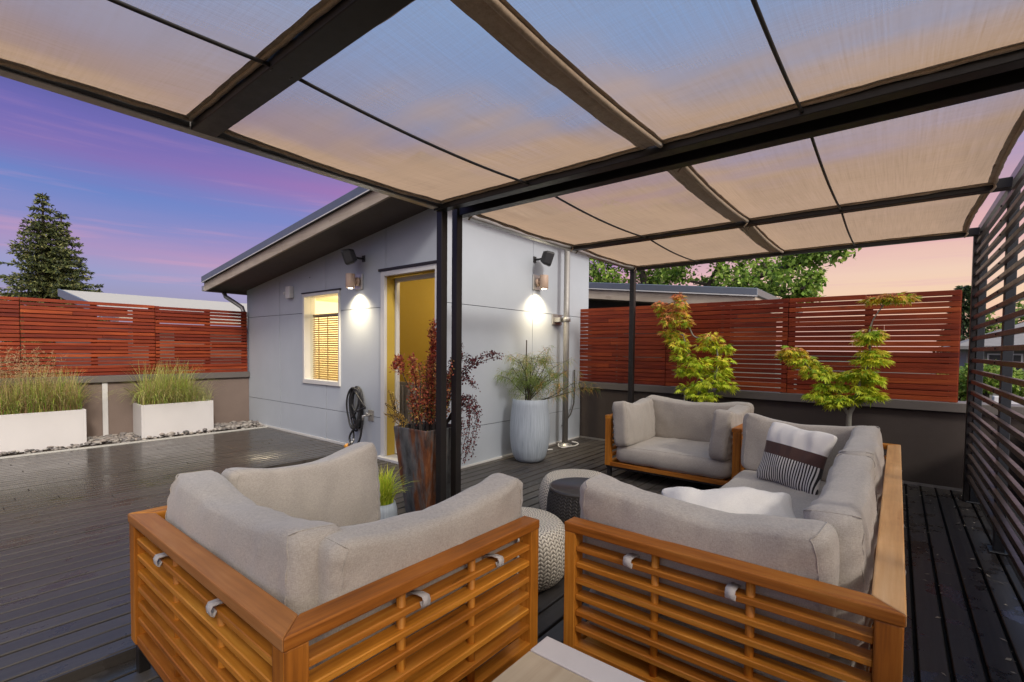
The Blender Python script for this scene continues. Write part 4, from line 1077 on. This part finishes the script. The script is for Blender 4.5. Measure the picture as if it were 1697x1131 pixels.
for (us, zs) in (([.08, .22, .38, .60], [.66, 1.08, 1.22, 1.30]), ([.08, .2, .3, .40], [.66, 1.0, 1.1, 1.02]), ([.1, .28, .40, .36], [.66, .95, .80, .45]), ([.1, .25, .34, .30], [.66, .9, .78, .40]), ([.05, .12, .2, .28], [.66, 1.0, 1.2, 1.40]), ([.1, .22, .33, .44], [.66, .82, .84, .80]), ([.06, .16, .26, .42], [.66, 1.1, 1.25, 1.22]), ([.1, .2, .27, .25], [.66, .8, .7, .5]), ([0, .15, .2, .22], [.66, 1.0, 1.1, 1.25])):
    for rep in range(2):
        j = rep * .04
        stem(Pq(us[0], j, zs[0]), [Pq(us[1] + j * .3, j, zs[1]), Pq(us[2], j, zs[2] + j), Pq(us[3] - j, j, zs[3] + j * .5)], 190, [(.14, .03, .04), (.09, .02, .03), (.22, .07, .06)], .004, (.014, .024), .03, .3)
for k in range(16):
    stem(Pq(-.15, 0, .67), [Pq(-.22 - rng.uniform(0, .05), .0, .74 + rng.uniform(0, .08)), Pq(-.28 - rng.uniform(-.04, .08), rng.uniform(-.05, .05), .74 + rng.uniform(-.05, .28))], 120, [(.60, .40, .12), (.5, .32, .08)], .003, (.008, .016), .018, .3)
m.build('branches', M_darkbark, t); L.build('foliage', M_leaf, t)

# small grey pot with lime grass
gc = (-2.93, 2.12)
t = thing('grey_pot', (gc[0], gc[1], 0), 'small grey ribbed pot at the foot of the rusty planter', 'plant pot')
m = MB(); m.lathe([(.07, 0), (.095, .02), (.115, .09), (.112, .16), (.098, .215), (.09, .215), (.088, .19)], (gc[0], gc[1], 0), 36); m.build('pot_body', M_ribbed, t)
m = MB(); m.lathe([(.089, .19), (0, .195)], (gc[0], gc[1], 0), 20, cap=False); m.build('soil', M_soil, t)
grass('lime_grass', 'bright lime yellow tuft of grass in the small grey pot', (gc[0] - .06, gc[0] + .06, gc[1] - .06, gc[1] + .06, .19), 420, (.16, .34), 5, 1.35, [((.30, .42, .03), (.62, .70, .07)), ((.42, .50, .03), (.75, .74, .10)), ((.2, .34, .02), (.55, .66, .05))], 'grass tuft', None, None, .010)

# Japanese maples in pots behind the seats
def maple(label, potlabel, base, trunk, pads, zpot, nl, warm, dy=.10):
    tp = thing('round_pot', (base[0], base[1], 0), potlabel, 'plant pot')
    m = MB(); m.lathe([(.13, 0), (.15, .01), (.19, .3), (.20, zpot - .01), (.195, zpot), (.175, zpot), (.17, zpot - .04)], (base[0], base[1], 0), 36); m.build('pot_body', M_cap, tp)
    m = MB(); m.lathe([(.17, zpot - .04), (0, zpot - .03)], (base[0], base[1], 0), 24, cap=False); m.build('soil', M_soil, tp)
    t = thing('japanese_maple', (base[0], base[1], zpot - .04), label, 'tree')
    m = MB()
    for pts, r0, r1 in trunk:
        pp = rope([Vector(p) for p in pts], 0, per=6); m.tube(pp, [lerp(r0, r1, k / (len(pp) - 1)) for k in range(len(pp))], 9)
    L = LB()
    for (x, z, rx, rz_) in pads:
        rx *= .88; rz_ *= .78
        y = base[1] + rng.uniform(-dy, dy) * .8
        n = int(nl * rx * 1.35) + 8
        # twig skeleton
        near = min((Vector(p) for pts, _, _ in trunk for p in pts), key=lambda q: (q - Vector((x, y, z - .03))).length)
        m.tube([near, near.lerp(Vector((x, y, z)), .5) + Vector((0, 0, -.015)), (x, y, z - .01)], [.006, .004, .002], 6)
        for k in range(n):
            b = ball(); p = Vector((x + b.x * rx, y + b.y * rx * .85, z + b.z * rz_ - .25 * rz_ * (b.x * b.x + b.y * b.y)))
            d = Vector((b.x, b.y * .8, -.25 + b.z * .3)) + rv(.35)
            w = warm(p) + rng.uniform(-.25, .25) + .35 * b.z
            c = (.70, .78, .07) if w < .34 else ((.88, .77, .09) if w < .68 else ((.82, .50, .14) if w < .98 else (.74, .28, .12)))
            if rng.random() < .25: c = (.36, .54, .04)
            L.palm(p, d, Vector((0, 0, 1)) + rv(.45), rng.uniform(.05, .088), vary(c, .22), 5 if rng.random() < .6 else 7)
    m.build('trunk', M_bark, t); L.build('crown', M_leaf, t); return t
b1 = (-1.79, 5.95)
P1 = [(-2.38, 1.94, .1, .07), (-2.3, 1.84, .12, .07), (-2.23, 1.74, .16, .09), (-2.14, 2.03, .07, .05), (-2.12, 1.94, .12, .06), (-2.13, 1.83, .13, .07), (-2.06, 1.72, .1, .07), (-2.27, 1.59, .16, .06), (-2.16, 1.51, .15, .08), (-2.09, 1.42, .14, .09), (-2.12, 1.29, .13, .09), (-2.0, 1.29, .13, .06), (-1.74, 1.51, .15, .06), (-1.78, 1.42, .18, .065), (-1.62, 1.40, .14, .07), (-1.65, 1.25, .16, .07), (-1.86, 1.22, .18, .07), (-1.93, 1.12, .19, .07), (-1.65, 1.08, .17, .07), (-1.75, .98, .26, .075), (-1.57, .96, .15, .07), (-1.96, .90, .20, .07), (-1.80, .83, .24, .06), (-2.06, 1.12, .1, .08), (-1.62, 1.16, .12, .05)]
maple('tall Japanese maple with orange tipped yellow green leaves behind the far armchair', 'dark round pot hidden behind the far armchair holding the taller maple', b1,
      [([(-1.79, 5.95, .45), (-1.77, 5.95, .75), (-1.70, 5.95, 1.0), (-1.655, 5.95, 1.2), (-1.68, 5.94, 1.42)], .022, .008), ([(-1.77, 5.95, .78), (-1.86, 5.95, 1.05), (-2.0, 5.96, 1.3), (-2.08, 5.96, 1.55)], .016, .006),
       ([(-1.74, 5.95, 1.48), (-1.93, 5.95, 1.52), (-2.0, 5.95, 1.63), (-2.09, 5.95, 1.75), (-2.13, 5.95, 1.98)], .010, .004), ([(-1.69, 5.95, 1.4), (-1.75, 5.95, 1.48)], .01, .008)], P1, .5, 330,
      lambda p: (p.z - .95) / 1.25 - .02 + (.15 if p.x < -2.1 and p.z > 1.5 else 0))
b2 = (-.345, 5.7)
P2 = [(-.94, 1.33, .06, .035), (-.84, 1.37, .11, .045), (-.78, 1.28, .16, .06), (-.68, 1.20, .18, .06), (-.57, 1.13, .18, .06), (-.52, 1.02, .17, .055), (-.60, .93, .16, .05), (-.48, .86, .13, .05), (-.38, 1.13, .11, .05), (-.26, 1.16, .16, .06), (-.21, 1.10, .14, .055), (-.27, 1.01, .15, .05), (-.19, .95, .14, .05), (-.39, .91, .16, .05), (-.20, 1.535, .13, .045), (-.22, 1.47, .12, .04), (-.19, 1.355, .12, .045), (-.19, 1.285, .16, .045), (-.16, 1.87, .13, .03), (-.06, 1.875, .17, .04), (.04, 1.87, .11, .03)]
maple('smaller Japanese maple with pale forked trunk and tiered yellow green leaves', 'dark round pot behind the sofa holding the fork trunked maple', b2,
      [([(-.35, 5.7, .40), (-.352, 5.7, .72), (-.33, 5.7, .80), (-.30, 5.7, .90), (-.27, 5.7, 1.1), (-.21, 5.7, 1.27), (-.215, 5.7, 1.56)], .026, .008), ([(-.35, 5.7, .73), (-.40, 5.7, .82), (-.42, 5.7, .92), (-.56, 5.7, 1.05), (-.75, 5.7, 1.25)], .017, .006),
       ([(-.215, 5.7, 1.55), (-.19, 5.7, 1.66), (-.125, 5.7, 1.78), (-.08, 5.7, 1.86)], .007, .004)], P2, .45, 400,
      lambda p: (p.z - .9) / 1.35 + (.25 if p.x < -.75 else 0), .08)
m = MB()
m.tube([(-2.03, 5.92, .0), (-2.03, 5.92, .80)], .008, 8); m.tube([(-2.0, 5.92, .0), (-2.0, 5.92, .80)], .008, 8); m.tube([(-2.03, 5.92, .795), (-2.0, 5.92, .795)], .008, 8)
solo(m, 'plant_support', M_alu, 'pale double rod plant support beside the taller maple trunk', 'plant support')

# ------------------------------------------------------------------ neighbours and far background
t = thing('neighbour_building', (-14, 2.2, -6), 'pale metal roofed building beyond the left slat fence', 'building')
m = MB(); m.poly([(-16.2, 2.24, 2.62), (-10.8, 2.24, 1.80), (-10.8, 2.24, 1.90), (-16.2, 2.24, 2.72)], (0, 14, 0), 1); m.build('roof', simple('pale_metal_roof', (.44, .41, .35, 1), .55, metal=.0, var=.05), t)
m = MB(); m.poly([(-16.2, 2.19, 2.56), (-10.75, 2.19, 1.74), (-10.75, 2.19, 1.89), (-16.2, 2.19, 2.735)], (0, .048, 0), 0); m.build('fascia', M_roofmetal, t)
m = MB(); m.box(-19, -11.1, 2.5, 16, -6, 1.75); m.build('wall', M_shed, t)
t = thing('neighbour_building', (-5, 9, -6), 'low neighbouring building with blue grey metal roof edge behind the right fence', 'building')
def nz_roof(x): return 2.79 - .11 * (x + 5.18)
m = MB(); m.poly([(-12, 8.96, nz_roof(-12) - .13), (-1.88, 8.96, nz_roof(-1.88) - .13), (-1.88, 8.96, nz_roof(-1.88)), (-12, 8.96, nz_roof(-12))], (0, 5, 0), 0); rf = m.build('roof', M_roofmetal, t, bevel=.01, seg=1)
m = MB(); m.poly([(-12, 9.0, nz_roof(-12) - .34), (-1.92, 9.0, nz_roof(-1.92) - .34), (-1.92, 9.0, nz_roof(-1.92) - .132), (-12, 9.0, nz_roof(-12) - .132)], (0, 4.9, 0), 0); m.build('fascia', M_oldwood, rf)
m = MB(); m.poly([(-12, 8.954, nz_roof(-12) - .145), (-1.88, 8.954, nz_roof(-1.88) - .145), (-1.88, 8.954, nz_roof(-1.88) - .125), (-12, 8.954, nz_roof(-12) - .125)], (0, .005, 0), 0); m.build('drip_edge', M_white, rf)
m = MB(); m.poly([(-11.5, 9.6, -6), (-2.4, 9.6, -6), (-2.4, 9.6, nz_roof(-2.4) - .34), (-11.5, 9.6, nz_roof(-11.5) - .34)], (0, 4, 0), 0); m.build('wall', simple('dark_olive_siding', (.09, .082, .068, 1), .85), t)

def conifer(base, top, rmax, label, seed, ext=1.0):
    t = thing('conifer_tree', base, label, 'tree', 'twin conifers beyond the left fence')
    m = MB(); m.tube([base, (base[0], base[1], lerp(base[2], top, .6)), (base[0] + .03, base[1], top)], [.28, .16, .015], 10); m.build('trunk', M_darkbark, t)
    L = LB(); z = top - .12
    while z > -1.0:
        h = top - z; r = min(rmax, .10 + .40 * h ** .95); nb = int(7 + 4 * min(h, 3))
        for k in range(nb):
            a = 2 * math.pi * (k + rng.random()) / nb; rr = r * rng.uniform(.55, 1.12) * ext
            zz = z + rng.uniform(-.04, .04); d = Vector((math.cos(a), math.sin(a), 0)); n = max(4, int(rr / .055))
            if h > 2 and rng.random() < .12: continue
            for i in range(n):
                u = (i + .6) / n; p = Vector((base[0], base[1], zz)) + d * rr * u + Vector((0, 0, -.22 * rr * u + .16 * rr * u * u * u))
                wdt = .05 + .16 * rr * (1 - u) * .8
                for q in range(5):
                    s = p + Vector((-d.y, d.x, 0)) * rng.uniform(-wdt, wdt) + rv(.02)
                    c = rng.choice([(.055, .07, .025), (.11, .13, .04), (.20, .20, .07), (.03, .04, .02)])
                    L.leaf(s, d * .8 + rv(.7) + Vector((0, 0, rng.uniform(-.7, .3))), rv(), rng.uniform(.09, .17), rng.uniform(.035, .06), vary(c))
        z -= rng.uniform(.19, .27)
    L.build('crown', M_needle, t); return t
conifer((-24, 2.90, -6), 6.78, 1.75, 'taller pointed conifer beyond the left fence', 1)
conifer((-24.3, 3.42, -6), 6.25, 1.5, 'shorter rounded conifer just right of the pointed one beyond the left fence', 2)

def broadleaf(base, limbs, blobs, name, label, nleaf, ls, cols, group=None, tr=.25):
    t = thing(name, base, label, 'tree', group)
    m = MB()
    for l in limbs:
        pp = rope([Vector(p) for p in l[0]], 0, per=5); m.tube(pp, [lerp(l[1], l[2], k / (len(pp) - 1)) for k in range(len(pp))], 9)
    L = LB()
    for (x, y, z, r) in blobs:
        ns = int(16 * r * r) + 7
        cen = min((Vector(p) for l in limbs for p in l[0]), key=lambda q: (q - Vector((x, y, z))).length)
        m.tube([cen, cen.lerp(Vector((x, y, z)), .55) + rv(.12), (x, y, z)], [.05, .035, .015], 5)
        for s_ in range(ns):
            b = ball(); sc = Vector((x, y, z)) + Vector((b.x, b.y, b.z * .72)) * r; sr = rng.uniform(.14, .30)
            m.tube([Vector((x, y, z)), sc], [.012, .004], 4)
            k = (b.z + .3)
            for q in range(nleaf):
                p = sc + ball() * sr * 1.15
                c = rng.choice(cols)
                L.leaf(p, rv() + Vector((0, 0, -.3)), Vector((0, 0, 1)) + rv(.8), rng.uniform(.6, 1.2) * ls, rng.uniform(.5, .8) * ls, vary(c, .3))
    m.build('trunk', M_darkbark, t); L.build('crown', M_leaf, t); return t
GC = [(.20, .33, .05), (.24, .38, .06), (.34, .48, .09), (.09, .16, .03), (.44, .56, .13)]
blobs = []
for (x, z, r) in ((-8.4, 4.5, .9), (-7.6, 4.0, .8), (-6.9, 4.6, .9), (-6.2, 3.5, .6), (-5.8, 4.1, .8), (-5.1, 3.5, .55), (-4.9, 4.3, .7), (-4.2, 3.4, .55), (-4.0, 4.0, .6), (-3.3, 3.2, .5), (-3.1, 3.8, .55), (-2.5, 3.2, .45), (-2.4, 3.65, .4), (-1.9, 2.95, .4), (-1.75, 3.3, .32), (-2.9, 2.9, .4), (-2.2, 2.85, .35), (-3.7, 2.85, .4), (-6.8, 3.4, .6), (-7.9, 3.3, .6), (-9.2, 3.8, .8), (-1.55, 3.72, .25), (-2.0, 3.85, .3), (-1.15, 3.72, .18), (-5.4, 5.0, .8), (-7.2, 5.4, .9), (-3.6, 4.5, .6)):
    blobs.append((x, 14 + rng.uniform(-.8, .8), z, r))
broadleaf((-5.5, 14, -6), [([(-5.5, 14, -6), (-5.4, 14, -2), (-5.6, 14, 1.0), (-5.9, 14, 2.6), (-6.4, 14, 4.6)], .32, .07), ([(-5.5, 14, .4), (-4.8, 14, 1.8), (-3.8, 14, 2.9), (-2.7, 14, 3.4), (-1.5, 14, 3.7)], .16, .03),
                             ([(-5.7, 14, 1.2), (-6.8, 14.1, 2.5), (-8.2, 14, 3.8)], .15, .04), ([(-4.6, 14, 2.0), (-4.2, 14, 3.2), (-3.6, 14, 4.3)], .09, .03), ([(-3.8, 14, 2.9), (-2.8, 14, 2.9), (-1.9, 14, 2.95)], .06, .02)],
          blobs, 'broadleaf_tree', 'big leafy green tree behind the low neighbouring roof', 48, .14, GC)
GY = [(.24, .34, .06), (.36, .44, .09), (.15, .25, .04), (.42, .48, .14)]
broadleaf((6.0, 40, -6), [([(6, 40, -6), (6, 40, 0), (6.1, 40, 3.0)], .4, .08)], [(rng.uniform(3.4, 9), 40 + rng.uniform(-1, 1), rng.uniform(.3, 3.9), rng.uniform(.7, 1.2)) for k in range(26)], 'broadleaf_tree', 'distant yellow green tree seen through the slatted screen', 12, .34, GY)
broadleaf((11.0, 36, -6), [([(11, 36, -6), (11, 36, 0), (11.1, 36, 3.0)], .4, .08)], [(rng.uniform(8.4, 14), 36 + rng.uniform(-1, 1), rng.uniform(.3, 4.0), rng.uniform(.7, 1.2)) for k in range(20)], 'broadleaf_tree', 'distant green tree behind the right end of the slatted screen', 12, .34, GC)
def conif2():
    t = thing('conifer_tree', (2.9, 38, -6), 'narrow distant conifer just beyond the right end of the red fence', 'tree')
    m = MB(); m.tube([(2.9, 38, -6), (2.9, 38, 5.2)], [.3, .03], 8); m.build('trunk', M_darkbark, t); L = LB()
    for k in range(5200):
        z = 5.3 - 7 * rng.random() ** .8; r = min(1.15, .12 + .30 * (5.3 - z)) * (.75 + .25 * math.sin(z * 9)); a = rng.uniform(0, 6.28); q = r * rng.random() ** .4
        L.leaf((2.9 + math.cos(a) * q, 38 + math.sin(a) * q, z), Vector((math.cos(a), math.sin(a), -.4)) + rv(.4), rv(), .34, .13, vary(rng.choice([(.04, .07, .03), (.07, .10, .035), (.03, .05, .02)])))
    L.build('crown', M_needle, t)
conif2()
t = thing('shrub_row', (3, 22, -6), 'green garden shrubs in front of the distant grey roofed house', 'shrub')
L = LB()
for k in range(9000):
    b = ball(); c = rng.choice(((2.1, 20, 1.0, .6), (3.2, 20.5, .7, .7), (4.6, 20, .9, .7), (6, 20.4, .8, .8), (1.6, 20.6, .7, .6)))
    L.leaf((c[0] + b.x * c[3] * 1.2, c[1] + b.y * c[3], c[2] - .35 + b.z * c[3] * .8), rv(), rv(), .13, .08, vary(rng.choice(GY + GC), .3))
m = MB()
for c in ((2.1, 20, 1.0), (3.2, 20.5, .7), (4.6, 20, .9), (6, 20.4, .8), (1.6, 20.6, .7)): m.tube([(c[0], c[1], -6), (c[0], c[1], c[2] - .3)], [.2, .06], 7)
m.build('stems', M_darkbark, t); L.build('foliage', M_leaf, t); t.name = 'garden_shrub'
t = thing('house', (5, 27, -6), 'distant house with a grey hipped roof seen through the slatted screen', 'house')
m = MB(); V = [(1.6, 24, 1.62), (9.0, 24, 1.62), (9.0, 31, 1.62), (1.6, 31, 1.62), (4.2, 27.5, 2.75), (7.2, 27.5, 2.75), (1.6, 24, 1.50), (9.0, 24, 1.50), (9, 31, 1.5), (1.6, 31, 1.5)]
m.add(V, [(0, 1, 5, 4), (1, 2, 5), (2, 3, 4, 5), (3, 0, 4), (6, 7, 1, 0), (7, 8, 2, 1), (8, 9, 3, 2), (9, 6, 0, 3), (9, 8, 7, 6)]); rf = m.build('roof', simple('grey_shingles', (.20, .19, .19, 1), .9, var=.2, scale=4), t)
m = MB(); m.box(5.9, 6.4, 27, 27.6, 2.4, 3.25); m.build('chimney', simple('red_brick', (.22, .09, .06, 1), .9), rf)
m = MB(); m.box(2.0, 8.6, 24.5, 30.5, -6, 1.49); m.build('wall', simple('grey_house_wall', (.22, .21, .20, 1), .9), t)
for x in (2.6, 4.2, 6.0, 7.4):
    m = MB(); m.box(x - .05, x + .85, 24.44, 24.49, .35, 1.35); o = m.build('window', M_white, t); m = MB(); m.box(x, x + .8, 24.42, 24.438, .40, 1.30); m.build('pane', M_black, o)
# adjoining flat roof with pale membrane and a dark corrugated upstand
t = thing('adjoining_roof', (4, 8, -6), 'adjoining flat roof with pale membrane and dark corrugated screen wall', 'roof')
m = MB(); m.box(1.30, 9, 1.5, 11.5, .30, .42); m.build('roof_membrane', M_felt, t)
m = MB(); m.box(1.30, 9, 11.5, 11.7, .30, .62); m.box(1.24, 1.30, 1.5, 11.7, .30, .50); m.build('roof_edge', M_felt, t, bevel=.01, seg=1)
m = MB(); m.box(1.34, 8.9, 1.6, 11.6, -6, .29); m.build('wall', M_shed, t)
m = MB()
for k in range(12):
    z = .64 + k * .055; m.poly([(1.75, 11.95, z), (1.75, 11.90, z + .028), (1.75, 11.95, z + .054), (1.75, 11.99, z + .054), (1.75, 11.99, z)], (6, 0, 0), 1)
m.build('corrugated_panel', simple('corrugated_dark', (.10, .10, .11, 1), .45, metal=.4), t)
m = MB(); m.lathe([(.28, 0), (.30, .04), (.12, .16), (.12, .10)], (1.12 + .9, 9.4, .42), 20); m.tube([(1.6, 9.0, .5), (1.75, 9.05, .66), (2.0, 9.1, .66), (2.15, 9.15, .5)], .025, 8); m.build('roof_vent', M_alu, t)

# leaf litter and small debris on the right deck
mb = MB()
for k in range(70):
    x = rng.uniform(.08, .50); y = rng.uniform(1.6, 6.2)
    if rng.random() < .4: x = rng.uniform(.40, .52)
    s = rng.uniform(.004, .013); a = rng.uniform(0, 6.28)
    V = [(x + math.cos(a + j * 1.57) * s * (1.5 if j % 2 else .6), y + math.sin(a + j * 1.57) * s * (1.5 if j % 2 else .6), .003 + rng.uniform(0, .006)) for j in range(4)]
    mb.add(V, [(0, 1, 2, 3)])
tag(mb.build('leaf_litter', simple('pale_leaf', (.38, .33, .26, 1), .6, var=.4, scale=30)), 'small pale leaf scraps scattered on the deck beside the sofa', 'leaf litter', kind='stuff')

# ------------------------------------------------------------------ sky and light
W = bpy.data.worlds.new('World'); SC.world = W; W.use_nodes = True
t = NT(W.node_tree); bg = t.n['Background']
d = t.add('ShaderNodeTexCoord').outputs['Generated']
sp = t.add('ShaderNodeSeparateXYZ', {0: d}); X_, Y_, Z_ = sp.outputs
hl = t.math('SQRT', t.math('MAXIMUM', t.math('ADD', t.math('MULTIPLY', X_, X_), t.math('MULTIPLY', Y_, Y_)), 1e-5))
az = t.math('DIVIDE', t.math('ADD', t.math('MULTIPLY', X_, .42), t.math('MULTIPLY', Y_, .907)), hl)   # 1 towards the glow
strv = t.mapv(d, (1.6, 1.6, 22))
n1 = t.noise(strv, 1.7, 6, .62); n2 = t.noise(t.mapv(d, (2.2, 2.2, 40), (5, 3, 1)), 1.3, 5, .6)
el = t.math('ADD', Z_, t.math('MULTIPLY', t.math('SUBTRACT', n1, .5), .035))
el = t.math('ADD', el, t.math('MULTIPLY', az, .012))
left = t.ramp(el, [(.0, rgb(150, 132, 165)), (.07, rgb(142, 132, 182)), (.115, rgb(140, 138, 198)), (.15, rgb(166, 128, 190)), (.185, rgb(120, 118, 196)), (.24, rgb(72, 108, 198)), (.285, rgb(118, 84, 180)), (.325, rgb(92, 72, 178)), (.385, rgb(56, 60, 156)), (.44, rgb(84, 128, 200)), (.56, rgb(92, 156, 222)), (1.0, rgb(120, 178, 235))])
mid = t.ramp(el, [(.0, rgb(170, 140, 170)), (.07, rgb(165, 140, 182)), (.11, rgb(196, 142, 186)), (.14, rgb(240, 150, 176)), (.175, rgb(186, 128, 186)), (.23, rgb(120, 116, 200)), (.29, rgb(176, 104, 178)), (.34, rgb(124, 116, 184)), (.42, rgb(98, 142, 206)), (.56, rgb(92, 156, 222)), (1.0, rgb(120, 178, 235))])
right = t.ramp(el, [(.0, rgb(228, 180, 172)), (.06, rgb(252, 188, 154)), (.10, rgb(255, 206, 158)), (.14, rgb(250, 204, 172)), (.20, rgb(238, 172, 168)), (.27, rgb(200, 156, 180)), (.34, rgb(146, 146, 204)), (.42, rgb(106, 148, 210)), (.56, rgb(92, 156, 222)), (1.0, rgb(120, 178, 235))])
def sm(a, lo, hi):
    nd = t.add('ShaderNodeMapRange', {0: a, 1: lo, 2: hi, 3: 0.0, 4: 1.0}, interpolation_type='SMOOTHSTEP'); return nd.outputs[0]
c = t.mix(sm(az, -.30, .42), left, mid); c = t.mix(sm(az, .55, .93), c, right)
cl = t.math('MULTIPLY', sm(n2, .52, .70), t.math('SUBTRACT', 1.0, sm(Z_, .05, .5)))
c = t.mix(t.math('MULTIPLY', cl, .32), c, rgb(232, 150, 182))
# added fill: bright sky patch invented for the unseen side behind the camera
az2 = t.math('DIVIDE', t.math('ADD', t.math('MULTIPLY', X_, .93), t.math('MULTIPLY', Y_, -.37)), hl)
back = t.math('MULTIPLY', sm(az2, .1, .7), sm(Z_, .10, .42))
c = t.mix(back, c, (2.75, 2.42, 2.08, 1))
gr = t.math('LESS_THAN', Z_, -.005); c = t.mix(gr, c, (.10, .10, .09, 1))
sky = t.add('ShaderNodeTexSky', sky_type='NISHITA', sun_disc=False, sun_elevation=R(30), sun_rotation=R(105))
nsh = t.add('ShaderNodeVectorMath', {0: sky.outputs[0], 1: (.012, .012, .012)}, operation='MULTIPLY').outputs[0]
c = t.add('ShaderNodeHueSaturation', {'Saturation': .85, 'Value': .94, 'Color': c}).outputs[0]
ad = t.mix(1.0, c, nsh, 'ADD')
t.l.new(ad, bg.inputs[0]); bg.inputs[1].default_value = 1.0
sun = bpy.data.lights.new('sun', 'SUN'); sun.energy = 2.4; sun.angle = R(9); sun.color = (1, .93, .84)
so = bpy.data.objects.new('sun', sun); COL.objects.link(so)
sd = Vector((math.cos(R(34)) * .94, math.cos(R(34)) * -.34, math.sin(R(34))))
so.rotation_euler = sd.to_track_quat('Z', 'Y').to_euler()
vs = SC.view_settings; vs.view_transform = 'Standard'; vs.look = 'None'; vs.exposure = -0.08; vs.gamma = 1.0; vs.use_curve_mapping = False
SC.cycles.use_denoising = True
SC.cycles.max_bounces = 8; SC.cycles.transparent_max_bounces = 24; SC.cycles.sample_clamp_indirect = 4.0
SC.cycles.caustics_reflective = False; SC.cycles.caustics_refractive = False
